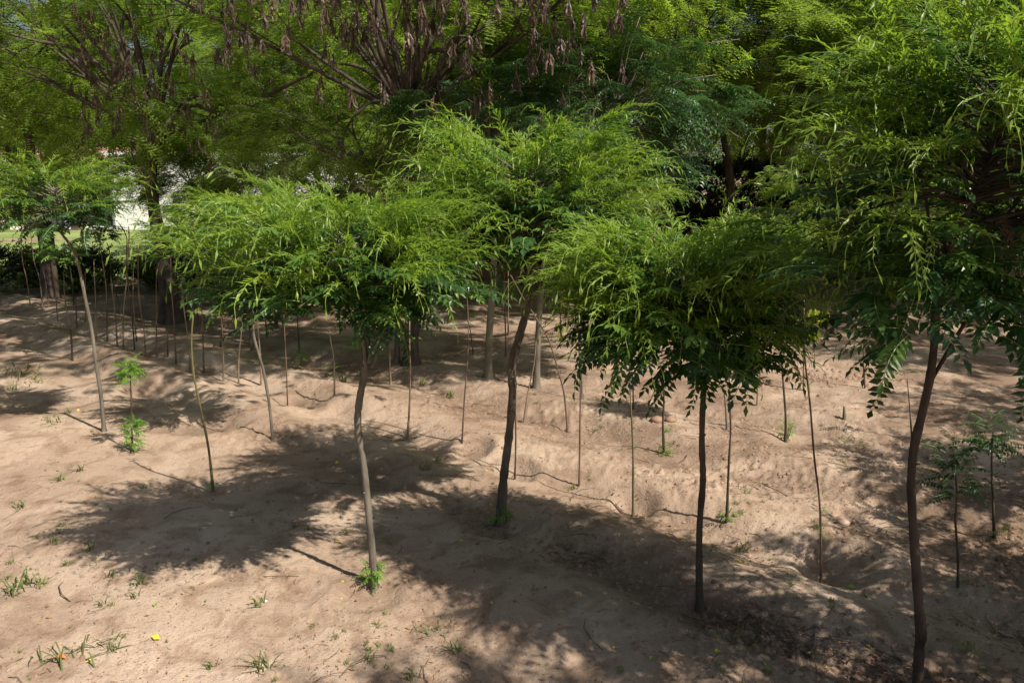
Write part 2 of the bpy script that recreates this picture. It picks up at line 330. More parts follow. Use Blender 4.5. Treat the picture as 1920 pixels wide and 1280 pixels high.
def bush_spray(seed, leafm, L=.5, n=150, ll=.06, lw=.03):
    r = random.Random(seed); mb = MB()
    for q in range(5):
        d0 = Vector((1, r.uniform(-.7, .7), r.uniform(-.3, .6))).normalized(); pts = [d0*L*k/3 for k in range(4)]; mb.tube(pts, [.005, .004, .003, .002], 3, 1, False)
        for k in range(n//5):
            p = d0*L*r.uniform(.15, 1); d = Vector((r.uniform(-.3, 1), r.uniform(-1, 1), r.uniform(-.5, 1)))
            leaflet(mb, p, d, Vector((r.uniform(-.4, .4), r.uniform(-.4, .4), 1)), ll*r.uniform(.7, 1.3), lw, .2)
    return mb.mesh('leafy_twig', [leafm, BARKD])
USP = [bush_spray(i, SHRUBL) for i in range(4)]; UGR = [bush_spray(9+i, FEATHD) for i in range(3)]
def pod_cluster(seed):
    r = random.Random(seed); mb = MB()
    mb.tube([(0, 0, 0), (0, 0, -.06), (.01, 0, -.14)], [.006, .005, .003], 4)
    for k in range(r.randint(7, 13)):
        z0 = -r.uniform(.02, .16); L = r.uniform(.12, .23); w = r.uniform(.006, .0105); a = r.uniform(0, 6.28); b_ = r.uniform(0, 6.28); tw = r.uniform(-1.5, 1.5)
        dx = Vector((math.cos(a), math.sin(a), 0)); n_ = 6; V = []
        for i in range(n_):
            t = i/(n_-1); c = Vector((0, 0, z0))+dx*(.05*math.sin(t*1.6)+.02*r.uniform(-1, 1))+Vector((0, 0, -L*t)); ww = w*(.35+1.1*math.sin(math.pi*(.1+.8*t)))
            e = Vector((math.cos(b_+tw*t), math.sin(b_+tw*t), 0)); f_ = Vector((-e.y, e.x, 0))*.003
            V += [c+e*ww, c+f_, c-e*ww, c-f_]
        F = [(i*4+j, i*4+(j+1) % 4, i*4+4+(j+1) % 4, i*4+4+j) for i in range(n_-1) for j in range(4)]
        mb.add(V, F)
    return mb.mesh('pod_cluster', POD)
PODS = [pod_cluster(i) for i in range(6)]
def frame(p, d, up, sc):
    x = Vector(d).normalized(); up = Vector(up); y = up.cross(x)
    if y.length < 1e-4: y = Vector((0, 1, 0)).cross(x)
    y.normalize(); z = x.cross(y)
    return Matrix(((x.x*sc, y.x*sc, z.x*sc, p[0]), (x.y*sc, y.y*sc, z.y*sc, p[1]), (x.z*sc, y.z*sc, z.z*sc, p[2]), (0, 0, 0, 1)))
def bake(meshes, mats_list):          # join many placed copies into one mesh
    Vs = []; Fs = []; Ms = []; n = 0; cache = {}
    for me, M in mats_list:
        if me.name not in cache:
            co = np.zeros(len(me.vertices)*3, np.float32); me.vertices.foreach_get('co', co); me.calc_loop_triangles()
            tri = np.zeros(len(me.loop_triangles)*3, np.int32); me.loop_triangles.foreach_get('vertices', tri)
            mi = np.zeros(len(me.loop_triangles), np.int32); me.loop_triangles.foreach_get('material_index', mi); cache[me.name] = (co.reshape(-1, 3), tri.reshape(-1, 3), mi)
        co, tri, mi = cache[me.name]; A_ = np.array(M, np.float32)
        Vs.append(co@A_[:3, :3].T+A_[:3, 3]); Fs.append(tri+n); Ms.append(mi); n += len(co)
    return np.concatenate(Vs), np.concatenate(Fs), np.concatenate(Ms)

# ------------------------------------------------------------------ trees
def stem_mesh(pts3, rads, mat, n=8, sub=5, lump=.06, name='trunk', flare=0.0):
    P = spline([tuple(p)+(r,) for p, r in zip(pts3, rads)], sub); mb = MB()
    pts = [p[:3] for p in P]; rr = [max(p[3], .002)*(1+lump*(random.random()-.5)*2) for p in P]
    if flare:
        z0 = pts[0][2]
        for i, p in enumerate(pts): rr[i] *= 1+flare*math.exp(-(p[2]-z0)/.25)+.35*math.exp(-max(p[2]-z0-.03, 0)/.05)
    mb.tube(pts, rr, n); return mb.mesh(name, mat, True)
def px_stem(px, base=None, dy=None):
    """pixel polyline (bottom first) -> world points standing on the ground"""
    B = base or ground(*px[0]); out = [B-Vector((0, 0, .06)), ]
    yo = 0
    for i, (u, v) in enumerate(px[1:]):
        yo += random.uniform(-.02, .02)*B.y/6; out.append(at(u, v, B.y+yo))
    return B, out
def m_px(w, Y): return w/FPX*Y*1.0
def near_tree(name, label, px, widths, limbs, crown, nbr, mat, leafs=(MLEAF, YLEAF), yfrac=.5, lscale=1.0, cat='tree', group=None, base=None, prof=((0, .12, .35, .7, 1), (.35, .78, 1, .96, .68)), lpb=8, ymul=1.0, asym=0):
    B, pts = px_stem(px, base); D = B.y; root = thing(name, B, label, cat, group); Mi = Matrix.Translation(-B)
    loc = lambda p: Vector(p)-B
    WS = .57 if D < 5 else .58
    rad = [m_px(w, D)/2*WS for w in widths]
    obj('trunk', stem_mesh([loc(p) for p in pts], rad, mat, 12, 7, .11, flare=.15), root)
    for k_ in range(6):
        i_ = random.randint(1, len(pts)-2); pk = pts[i_].lerp(pts[i_+1], random.random()); a_ = random.uniform(0, 6.28); r_k = rad[i_]; dk = Vector((math.cos(a_), math.sin(a_), .35)); mk = MB()
        mk.tube([loc(pk+dk*r_k*.5), loc(pk+dk*r_k*1.0), loc(pk+dk*r_k*1.22)], [r_k*.55, r_k*.42, r_k*.25], 7); obj('knot', mk.mesh('knot', mat, True), root)
    forks = [pts[-1]]
    for lp in limbs:
        q = [at(u, v, D+random.uniform(-.04, .04)*i) for i, (u, v) in enumerate(lp[0])]; forks.append(q[-1])
        obj('limb', stem_mesh([loc(p) for p in q], [m_px(w, D)/2*WS for w in lp[1]], mat, 8, 4, .05, 'limb'), root)
    cu, rx, vt, vb = crown; Rx = rx/FPX*D; top = at(cu, vt, D).z; bot = at(cu, vb, D).z; cx = at(cu, (vt+vb)/2, D).x; bot += .16*(top-bot); Hc = top-bot
    apex = Vector((cx+.1*(forks[0].x-cx), D, bot+.75*Hc)); f0 = pts[-1]
    cb = MB(); cb.tube([loc(f0), loc(f0.lerp(apex, .5)+Vector((.04, .03, 0))), loc(apex)], [rad[-1], rad[-1]*.6, .008], 6)
    mature = []; young = []; nbr = int(nbr*1.5); lpb = int(lpb*1.4)
    ga = 2.39996
    for k in range(nbr):
        f = ((k+.5)/nbr)**.9; az = k*ga+random.uniform(-.4, .4); Rf = Rx*float(np.interp(f, *prof))*random.uniform(.68, 1.08)
        ysq = .92*ymul
        if asym and math.cos(az) > 0: Rf *= 1+asym
        tip = Vector((cx+Rf*math.cos(az), D+Rf*math.sin(az)*ysq, bot+Hc*f+random.uniform(-.06, .06)*Hc))
        fk = min(forks, key=lambda q: (q-tip).length)
        if f < .45: o0 = fk.lerp(f0.lerp(apex, .3), random.uniform(0, .7))
        else: o0 = f0.lerp(apex, min(1, f*1.05-.1))
        if o0.z > tip.z-.02 and f < .3: o0 = o0.lerp(fk, .7)
        m_ = o0.lerp(tip, .5)+Vector((0, 0, .05*Hc*(1.2-f)))+Vector((random.uniform(-.06, .06), random.uniform(-.06, .06), 0))
        C = [Vector(c) for c in spline([o0, m_, tip], 5)]
        cb.tube([loc(c) for c in C], [max(.012*(1-i/len(C)), .0025) for i in range(len(C))], 4)
        nl = lpb+random.randint(-2, 2)
        isy = f > (1-yfrac)-random.uniform(-.2, .2)
        for j in range(nl):
            tt = .25+.75*(j+random.random())/nl; q = tt*(len(C)-1); i = min(int(q), len(C)-2); p = C[i].lerp(C[i+1], q-i); dx = (C[i+1]-C[i]).normalized()
            rad_out = Vector((p.x-cx, p.y-D, 0)); rad_out = rad_out.normalized() if rad_out.length > .01 else dx
            side = dx.cross(Vector((0, 0, 1))).normalized()*(1 if j % 2 else -1)
            yy_ = isy and tt > .45 or (random.random() < .25 and f > .3 and tt > .75)
            d = dx*.6+side*random.uniform(.2, .9)+rad_out*.35+Vector((0, 0, random.uniform(-.1, .28) if not yy_ else random.uniform(.05, .5)))
            d.z = max(d.z, -.08 if yy_ else (-.35 if f < .12 else -.12)); up = Vector((random.uniform(-.35, .35), random.uniform(-.35, .35), 1))+rad_out*.25
            sc = lscale*random.uniform(.75, 1.15)*(.9 if f < .1 else 1)
            (young if yy_ else mature).append((p, d, up, sc))
        for j in range(3 if isy else 1):
            d = (C[-1]-C[-2]).normalized()+Vector((random.uniform(-.6, .6), random.uniform(-.6, .6), random.uniform(-.15, .3 if isy else .1)))
            (young if f > .3 else mature).append((tip, d, Vector((random.uniform(-.3, .3), random.uniform(-.3, .3), 1)), lscale*random.uniform(.9, 1.35 if isy else 1.1)))
    cr = obj('crown', cb.mesh('crown', mat, True), root)
    rest = []
    for lst, ms, nm in ((mature, leafs[0], 'leaf'), (young, leafs[1], 'young_leaf')):
        lst.sort(key=lambda e: e[0].y)      # those facing the photographer first
        for i, (p, d, up, sc) in enumerate(lst):
            me = random.choice(MIDLF if (ms is MLEAF and random.random() < np.interp((p.z-bot)/Hc, [.1, .75], [.12, .9])) or (ms is YLEAF and random.random() < .12) else ms); M = frame(loc(p), d, up, sc)
            if i < 290: obj(nm, me, cr, M)
            else: rest.append((me, M))
    if rest:
        V, F, mi = bake(None, rest); ml = list(leafs[0][0].materials)+list(leafs[1][0].materials)
        ml = ml+[MIDL]
        idx = []; 
        for me, M in rest:
            off = 2 if me in leafs[1] else 0; mid_ = me in MIDLF; n_ = len(me.loop_triangles); a = np.zeros(n_, np.int32); me.loop_triangles.foreach_get('material_index', a); idx.append(np.where(a == 0, 4, 1) if mid_ else a+off)
        o = obj('foliage', mesh_np('foliage', V, F, ml, False, np.concatenate(idx)), cr); tag(o, kind='stuff')
    return root

def big_tree(name, label, base, trunk, widths, c, r, sprays, n, mat=BARKD, limbs=(), pods=0, podbox=None, group=None, sc=1.0, bunch=20, rmin=.4, w_big=False, spread=.17):
    """background tree: world base, pixel trunk, ellipsoid crown made of leafy twigs"""
    B = Vector(base); D = B.y; root = thing(name, B, label, 'tree', group); loc = lambda p: Vector(p)-B
    pts = [B-Vector((0, 0, .1))]+[at(u, v, D) if not isinstance(u, Vector) else u for u, v in trunk[0:]]
    rad = [m_px(w, D)/2*(.9 if w_big else .66) for w in widths]
    obj('trunk', stem_mesh([loc(p) for p in pts], rad, mat, 12, 5, .06, flare=.4), root)
    top = pts[-1]; cb = MB(); c = Vector(c)
    for lp in limbs:
        q = [at(u, v, D+dy) for u, v, dy in lp[0]]; P_ = spline([tuple(p) for p in q], 4); rr = np.interp(np.linspace(0, 1, len(P_)), np.linspace(0, 1, len(lp[1])), lp[1])
        mb = MB(); mb.tube([loc(Vector(p)) for p in P_], [m_px(w, D)/2*.8 for w in rr], 7); obj('limb', mb.mesh('limb', mat, True), root)
    cl = []
    for k in range(bunch):
        z = 1-2*(k+.5)/bunch; a = k*2.4+random.uniform(-.5, .5); q = math.sqrt(1-z*z); f = random.uniform(rmin, .95)
        P_ = c+Vector((r[0]*q*math.cos(a)*f, r[1]*q*math.sin(a)*f, r[2]*z*f)); cl.append(P_)
        s0 = top if P_.z > top.z-.3 else pts[-2].lerp(top, .5); m_ = s0.lerp(P_, .5)+Vector((random.uniform(-.3, .3), random.uniform(-.3, .3), .25*r[2]*random.uniform(-.3, 1)))
        S_ = [Vector(p) for p in spline([s0, m_, P_], 5)]; b0 = max(rad[-1]*(.28 if w_big else .5), .02)
        cb.tube([loc(p) for p in S_], [b0*(1-.8*i/len(S_)) for i in range(len(S_))], 5)
        for _ in range(4):
            e = P_+Vector((random.gauss(0, 1)*r[0], random.gauss(0, 1)*r[1], random.gauss(0, .7)*r[2]))*.28
            i0 = S_[random.randint(3, len(S_)-1)]; cb.tube([loc(i0), loc(i0.lerp(e, .5)+Vector((0, 0, .15))), loc(e)], [b0*.3, b0*.2, .006], 4)
    cr = obj('crown', cb.mesh('crown', mat, True), root)
    for k in range(n):
        P_ = random.choice(cl); g_ = Vector((random.gauss(0, 1)*r[0], random.gauss(0, 1)*r[1], random.gauss(0, .75)*r[2]))*spread
        p = P_+g_; out = (p-c); out.z *= .3; out = out.normalized()+Vector((random.uniform(-.8, .8), random.uniform(-.8, .8), random.uniform(-.35, .25)))
        obj('leafy_twig', random.choice(sprays), cr, frame(loc(p), out, (random.uniform(-.4, .4), random.uniform(-.4, .4), 1), sc*random.uniform(.75, 1.25)))
    for k in range(pods):
        for _ in range(50):
            p = random.choice(cl)+Vector((random.gauss(0, 1)*r[0], random.gauss(0, 1)*r[1], random.gauss(0, 1)*r[2]))*.34
            p.y = c.y-r[1]*random.uniform(.35, 1.0)
            u, v = proj(p)
            if podbox is None or (podbox[0] < u < podbox[2] and podbox[1] < v < podbox[3]): break
        n_c = random.choice((1, 1, 2, 3))
        for j in range(n_c):
            q = p+Vector((random.gauss(0, .12), random.gauss(0, .12), random.gauss(0, .08)))
            if podn[0] < 290: obj('pod_cluster', random.choice(PODS), cr, Matrix.Translation(loc(q))@Matrix.Rotation(random.uniform(0, 6.28), 4, 'Z')@Matrix.Scale(random.uniform(.65, 1.0), 4)); podn[0] += 1
    podn[0] = 0
    return root
podn = [0]
def proj(p):
    x, y, z = p.x, p.y, p.z-CAM_H; fw = y*CT-z*ST; up = y*ST+z*CT
    if fw < .1: return -9999, -9999
    return 960+x/fw*FPX, 640-up/fw*FPX

#@@TREES
# foreground plantation trees
near_tree('young_tree', 'grey-stemmed young tree left of centre with three-forked trunk and round umbrella crown',
    [(702, 1102), (699, 1050), (690, 950), (682, 870), (671, 800), (674, 750), (684, 700), (692, 665)], [25, 24, 23, 22, 24, 24, 24, 20],
    [([(688, 700), (682, 640), (672, 590), (655, 530)], [15, 12, 10, 6]), ([(692, 680), (700, 630), (704, 580), (700, 520)], [15, 12, 10, 6]), ([(698, 690), (716, 635), (728, 590), (760, 530)], [13, 11, 9, 6])],
    (640, 255, 395, 625), 76, BARKL, yfrac=.55, lpb=9)
near_tree('young_tree', 'tall plantation tree at the centre, dark crooked trunk forking beneath a feathery yellow-green crown',
    [(938, 982), (944, 900), (954, 820), (961, 740), (960, 685), (974, 630), (988, 580), (992, 555)], [34, 29, 28, 27, 30, 27, 24, 22],
    [([(990, 565), (992, 500), (988, 430), (992, 370)], [20, 16, 13, 8]), ([(994, 570), (1012, 535), (1035, 490), (1065, 450)], [14, 13, 11, 7])],
    (985, 225, 262, 520), 72, BARK, yfrac=.6, lpb=9)
near_tree('young_tree', 'straight dark-stemmed young tree right of centre with a low wide crown drooping over its stem',
    [(1313, 1137), (1311, 1060), (1312, 980), (1318, 900), (1316, 830), (1318, 750), (1322, 690)], [30, 24, 23, 22, 21, 20, 17],
    [([(1318, 730), (1300, 670), (1270, 620), (1240, 590)], [14, 11, 8, 5]), ([(1321, 720), (1340, 660), (1370, 610), (1400, 580)], [14, 11, 8, 5])],
    (1268, 205, 458, 722), 80, DST, yfrac=.6, lpb=9)
near_tree('young_tree', 'nearest tree at the right, bowed dark trunk with a knot and a huge leafy crown',
    [(1722, 1345), (1721, 1270), (1724, 1215), (1727, 1185), (1722, 1130), (1716, 1040), (1709, 930), (1712, 850), (1730, 770), (1745, 700), (1754, 620), (1764, 500)], [36, 34, 34, 42, 33, 31, 29, 28, 28, 27, 24, 18],
    [([(1742, 720), (1800, 620), (1860, 520), (1900, 420)], [14, 13, 10, 8]), ([(1750, 650), (1745, 520), (1740, 400), (1720, 300)], [14, 13, 10, 7])],
    (1895, 380, 0, 770), 96, BARKD, prof=((0, .15, .4, .7, 1), (.55, .85, 1, .92, .45)), yfrac=.7, lpb=9, base=Vector((2.55, 4.42, h1(2.55, 4.42))))
near_tree('young_tree', 'left-leaning pale-stemmed tree near the left edge, flat light green crown before the white building',
    [(195, 808), (189, 740), (180, 680), (172, 620), (160, 560), (148, 500), (135, 465), (117, 440)], [13, 12, 11, 11, 10, 9, 9, 8],
    [([(120, 445), (100, 420), (80, 400)], [6, 4, 3]), ([(118, 442), (140, 410), (165, 385)], [5, 4, 3])],
    (104, 108, 322, 455), 34, BARKL, yfrac=.4, lpb=6, lscale=1.0)
near_tree('young_tree', 'thin grey sapling tree with kinked stem whose crown merges behind the left-centre umbrella crown',
    [(512, 822), (505, 760), (495, 700), (484, 660), (476, 630), (474, 590), (475, 545), (466, 500), (470, 480)], [10, 10, 9, 9, 8, 8, 7, 6, 6],
    [], (462, 110, 385, 500), 28, BARKL, yfrac=.65, lpb=7)
near_tree('young_tree', 'small tree with crossing dark stems and a light green crown beside the thick leaning trunk',
    [(376, 627), (369, 580), (362, 540), (360, 505), (366, 480)], [5, 5, 5, 4, 4], [([(363, 600), (366, 560), (370, 525), (374, 490)], [5, 5, 4, 4])],
    (372, 88, 395, 515), 26, DST, yfrac=.45, lpb=6, lscale=1.1)
near_tree('young_tree', 'dark-stemmed young tree behind the right side of the drooping crown, green bush at its foot',
    [(1473, 828), (1473, 780), (1468, 710), (1464, 640), (1466, 560)], [9, 8, 7, 6, 5], [], (1450, 48, 445, 525), 16, DST, yfrac=.7, lpb=6)
# trees just outside the frame on the right, their shade falls into it
for (x, y, zc, rr_, hh, n_) in ((3.9, .6, 5.3, 2.1, 2.2, 60), (5.5, 4.3, 2.9, 1.35, 1.5, 60), (6.7, 6.6, 3.0, 1.3, 1.4, 50), (8.6, 4.6, 3.6, 1.7, 1.7, 50), (4.7, 3.0, 3.2, 1.35, 1.3, 60), (11.2, 12.0, 5.6, 2.6, 1.8, 60), (9.6, 8.2, 4.4, 1.8, 1.6, 50)):
    B = Vector((x, y, h1(x, y))); root = thing('young_tree', B, 'young plantation tree standing beyond the right edge of the view', 'tree', 'trees shading the right side')
    mb = MB(); mb.tube([(0, 0, -.05), (.05, 0, 1), (-.04, .05, zc-hh/2-B.z), (0, 0, zc+.2-B.z)], [.055, .045, .04, .02], 8); obj('trunk', mb.mesh('trunk', BARK, True), root)
    cb = MB(); lv = []
    for k in range(n_):
        f = (k+.5)/n_; a = k*2.4; R_ = rr_*float(np.interp(f, (0, .15, .4, .7, 1), (.35, .75, 1, .9, .45)))*random.uniform(.7, 1.05)
        tip = Vector((R_*math.cos(a), R_*math.sin(a), zc-hh/2+hh*f-B.z)); o0 = Vector((0, 0, zc-hh/2-B.z+max(0, f-.3)*hh*.8)); cb.tube([o0, o0.lerp(tip, .5)+Vector((0, 0, .1)), tip], [.015, .01, .004], 4)
        for j in range(9):
            t_ = random.uniform(.25, 1); p = o0.lerp(tip, t_)+Vector((0, 0, .1*math.sin(t_*3)))
            lv.append((random.choice(MLEAF if f < .6 else YLEAF+MLEAF), frame(p, Vector((math.cos(a+random.uniform(-1, 1)), math.sin(a+random.uniform(-1, 1)), random.uniform(-.3, .2))), (random.uniform(-.3, .3), random.uniform(-.3, .3), 1), random.uniform(.9, 1.3)*(1.6 if zc > 5 else 1.1))))
    cr = obj('crown', cb.mesh('crown', BARK, True), root)
    for me, M in lv[:290]: obj('leaf', me, cr, M)
    V, F, mi = bake(None, lv[290:]); idx = np.concatenate([np.full(len(m_.loop_triangles), 1 if m_ in YLEAF else 0, np.int32) for m_, _ in lv[290:]])
    tag(obj('foliage', mesh_np('foliage', V, F, [LEAF, YOUNG], False, idx), cr), kind='stuff')

# large background trees
G = lambda x, y: (x, y, h1(x, y))
big_tree('pod_tree', 'broad old tree behind the left hedge with a thick dark trunk and spreading feathery crown', G(-11.8, 20.1),
    [(90, 490), (78, 410), (62, 330), (55, 240)], [46, 40, 32, 26, 20], (-12.4, 19.6, 6.6), (4.8, 4, 3.1), FSP, 290, sc=1.25, pods=30, podbox=(-50, 60, 260, 330),
    limbs=[([(57, 250, 0), (40, 180, -.5), (0, 130, -1), (-60, 90, -1)], (16, 12, 8, 5))])
big_tree('pod_tree', 'thick leaning trunk at the left with grooved bark, feathery crown full of hanging pods', G(-7.42, 17.16),
    [(314, 530), (300, 450), (287, 380), (284, 310), (290, 260)], [66, 50, 40, 33, 28, 24], (-8.2, 16.6, 6.3), (4.3, 4, 2.9), FSP, 290, sc=1.2, pods=80, podbox=(150, 0, 620, 340), mat=BARKD,
    limbs=[([(285, 300, 0), (250, 240, -.8), (215, 160, -1.5), (212, 120, -1.6), (160, 60, -2), (130, 10, -2)], (15, 14, 13, 11, 8, 5)), ([(213, 165, -1.5), (240, 105, -1.6), (228, 60, -1.6), (240, 0, -1.6)], (11, 9, 7, 6)),
           ([(200, 140, -1.6), (150, 95, -1.7), (60, 75, -2), (0, 58, -2.3)], (9, 8, 6, 4)), ([(290, 280, 0), (310, 160, .5), (330, 100, .7), (360, 75, 1)], (12, 9, 7, 5)),
           ([(288, 290, 0), (350, 200, -.5), (430, 215, -1), (520, 170, -1.5), (640, 110, -2)], (12, 10, 9, 8, 5))])
big_tree('pod_tree', 'dark forking tree at upper centre with wide crooked limbs and masses of hanging brown pods', G(-1.68, 12.82),
    [(773, 610), (776, 500), (778, 400), (774, 300), (764, 222)], [32, 29, 30, 31, 34, 38], (-1.4, 12.2, 6.5), (4.9, 4, 2.1), FSP, 290, w_big=True, pods=110, podbox=(380, -60, 1180, 190), mat=BARKD,
    limbs=[([(764, 225, 0), (738, 150, -.1), (712, 90, -.2), (708, 0, -.3), (700, -90, -.4)], (26, 18, 14, 12, 9)), ([(764, 225, 0), (745, 120, .1), (730, 60, .1), (700, 10, .2), (690, -60, .3)], (24, 18, 14, 12, 9)),
           ([(768, 210, 0), (785, 120, .1), (820, 60, .2), (850, -20, .4)], (20, 14, 11, 8)), ([(770, 180, 0), (800, 100, -.5), (850, 102, -.6), (890, 130, -.7), (925, 170, -.9)], (13, 11, 10, 9, 7)),
           ([(820, 190, -.2), (825, 110, -.3), (850, 70, -.3), (900, 75, -.5)], (8, 8, 7, 4)), ([(940, 10, -.8), (975, 50, -.8), (1010, 100, -.9), (1040, 140, -1)], (11, 9, 7, 4)),
           ([(755, 200, 0), (690, 135, .3), (640, 120, .6), (600, 125, 1)], (12, 9, 7, 4)), ([(760, 205, 0), (700, 190, -.4), (650, 240, -.6), (640, 300, -.7)], (9, 7, 5, 3))])
big_tree('small_tree', 'slim trunk standing close against the left of a thicker trunk in the middle distance', G(-1.93, 12.9), [(745, 640), (744, 560), (735, 420), (700, 330)], [18, 15, 13, 10, 7],
    (-2.7, 13.4, 3.75), (1.6, 1.3, .8), BSG, 200, mat=BARK, sc=.9)
big_tree('small_tree', 'smooth greenish pole-like trunk standing left of the central crooked tree', G(-.37, 11.96), [(917, 640), (922, 560), (926, 500), (925, 400), (920, 300)], [24, 20, 19, 18, 15, 10],
    (-.3, 12.3, 3.95), (1.35, 1.3, .6), BSP, 120, mat=BARKG, sc=.85)
big_tree('small_tree', 'slender straight trunk right behind the central crooked tree, leading to a blue-green crown above', G(.36, 11.5), [(1008, 650), (1012, 580), (1018, 520), (1035, 400), (1090, 270)], [20, 18, 16, 15, 13, 9],
    (1.6, 11.8, 4.15), (1.5, 1.4, .95), BSP, 230, mat=BARKL, sc=.85)
big_tree('shade_tree', 'feathery green tree on the right with a stout trunk rising from the dark thicket', G(6.3, 22.5), [(1372, 420), (1368, 330), (1355, 250)], [30, 26, 24, 16], (6.4, 20.6, 6.6), (4.3, 3.6, 2.5), FSP, 290, sc=1.35)
big_tree('shade_tree', 'feathery tree behind the big right-hand crown, reddish trunk rising behind the row of stakes', G(8.86, 21.0), [(1588, 450), (1590, 370), (1600, 290)], [22, 19, 17, 12], (10.2, 20.2, 6.4), (4.2, 3.5, 2.6), FSP, 290, sc=1.35,
    limbs=[([(1590, 370, 0), (1540, 310, -.4), (1470, 280, -.8), (1430, 270, -1)], (10, 8, 6, 4)), ([(1590, 350, 0), (1560, 270, -.4), (1480, 230, -1)], (9, 7, 4))], mat=RED)
bl = [(-4.3, 21.5, 'leafy tree rising behind the gap between the two pod-laden trees'), (.4, 22.5, 'shaded tree straight behind the tallest plantation crown'), (3.6, 19.5, 'bright feathery tree behind the blue-green crown at upper right of centre'),
      (12.8, 25.5, 'large shaded tree behind the right-hand feathery trees'), (16.5, 21, 'feathery tree at the far right behind the nearest crown'), (3.2, 28.5, 'tallest tree of the back row behind the dark thicket'), (8.2, 26.5, 'tree of the back row between the two right-hand feathery crowns'), (-1.5, 27, 'tree of the back row straight behind the forking pod tree'),
      (-7, 29, 'tree of the back row glimpsed between the left and centre pod trees'), (12.5, 18.2, 'feathery tree at the right screened by the nearest crown'), (20, 27, 'tree of the back row at the far right edge')]
for i, (x, y, lab) in enumerate(bl):
    zc = 6.9; B = G(x, y)
    big_tree('background_tree', lab, B, [(proj(Vector((x+.2, y, 2)))), (proj(Vector((x-.1, y, 4)))), (proj(Vector((x, y, 5.2))))], [24, 19, 17, 13], (x, y, zc+random.uniform(-.2, .5)), (3.9, 3.4, 2.9 if x < -2 else 3.2), FSP if i % 3 else FSD, 290, sc=1.4, bunch=24, group='trees of the back row')
for (x, y, lab) in ((-41, 54, 'tall tree behind the left end of the white building'), (-31, 56, 'tall tree behind the terracotta roof'), (-21.5, 54, 'tall tree behind the junction of roof and white wall'), (-12.5, 55, 'tall tree behind the right end of the white building'), (-3.5, 53, 'tall distant tree seen between the left and centre pod trees')):
    big_tree('background_tree', lab, G(x, y), [proj(Vector((x+.2, y, 3))), proj(Vector((x-.1, y, 6))), proj(Vector((x, y, 8)))], [20, 17, 15, 11], (x, y, 8.8+random.uniform(-.5, .8)), (6.3, 5, 5), FSD, 290, sc=2.7, bunch=16, spread=.2, group='trees behind the white building')
for (x, y, zc, r_, sp, n_, lab) in ((-4.9, 16.2, 3.3, (1.5, 1.3, .8), BSG, 120, 'low leafy tree before the white wall, left of the forking tree'), (-8.1, 20.6, 3.3, (1.5, 1.2, .9), FSP, 110, 'feathery small tree before the white wall, right behind the thick leaning trunk'), (-13.3, 23.0, 3.5, (1.3, 1.2, .8), FSP, 80, 'feathery small tree before the terracotta roof at the left'), (-6.6, 18.6, 3.1, (1.3, 1.2, .8), FSP, 120, 'small feathery tree right of the thick leaning trunk'),
        (-3.3, 18.5, 3.2, (1.7, 1.3, 1.1), FSD, 110, 'shaded small tree deep behind the left-centre crown'), (1.2, 17.5, 3.3, (1.8, 1.4, 1.1), FSD, 120, 'small dark tree screened by the tallest plantation crown'),
        (7.2, 16.8, 2.4, (1.7, 1.3, .8), FSP, 90, 'low green tree above the far stakes, beside the big right crown')):
    big_tree('small_tree', lab, G(x, y), [proj(Vector((x+.1, y, 1.2))), proj(Vector((x, y, zc-.5)))], [9, 8, 6], (x, y, zc), r_, sp, n_, sc=.85, bunch=9)
# dark thicket and hedges
def shrub(name, label, x, y, rx, ry, h, sprays, n, cat='shrub', group=None, sc=1.0):
    B = Vector(G(x, y)); root = thing(name, B, label, cat, group); mb = MB()
    for k in range(7):
        a = random.uniform(0, 6.28); mb.tube([(0, 0, -.05), (rx*.3*math.cos(a), ry*.3*math.sin(a), h*.4), (rx*.6*math.cos(a), ry*.6*math.sin(a), h*.8)], [.03, .02, .008], 5)
    obj('stem', mb.mesh('stem', BARKD), root); cm = MB(); cm.tube([(0, 0, 0), (0, 0, h*.7)], [.025, .01], 5); cr = obj('crown', cm.mesh('crown', BARKD), root)
    for k in range(n):
        a = random.uniform(0, 6.28); q = random.random()**.5; z = random.uniform(.02, 1); w = math.sqrt(max(0, 1-z**3)); p = Vector((rx*q*w*math.cos(a), ry*q*w*math.sin(a), h*z*.95))
        obj('leafy_twig', random.choice(sprays), cr, frame(p, (math.cos(a), math.sin(a), random.uniform(-.2, .7)), (random.uniform(-.5, .5), random.uniform(-.5, .5), 1), sc*random.uniform(.7, 1.3)))
    return root
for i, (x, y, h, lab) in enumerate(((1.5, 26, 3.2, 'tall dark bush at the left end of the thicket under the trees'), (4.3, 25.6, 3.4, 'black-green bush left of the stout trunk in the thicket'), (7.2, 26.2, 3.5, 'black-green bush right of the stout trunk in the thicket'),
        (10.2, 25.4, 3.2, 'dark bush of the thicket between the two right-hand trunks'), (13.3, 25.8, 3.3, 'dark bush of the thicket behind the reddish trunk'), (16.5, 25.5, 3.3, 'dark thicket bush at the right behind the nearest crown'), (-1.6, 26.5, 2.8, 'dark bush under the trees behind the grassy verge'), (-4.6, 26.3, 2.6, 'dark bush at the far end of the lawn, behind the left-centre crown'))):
    shrub('thicket_shrub', lab, x, y, 2.1, 1.3, h, USP, 290, 'bush', 'dark thicket under the trees', 1.5)
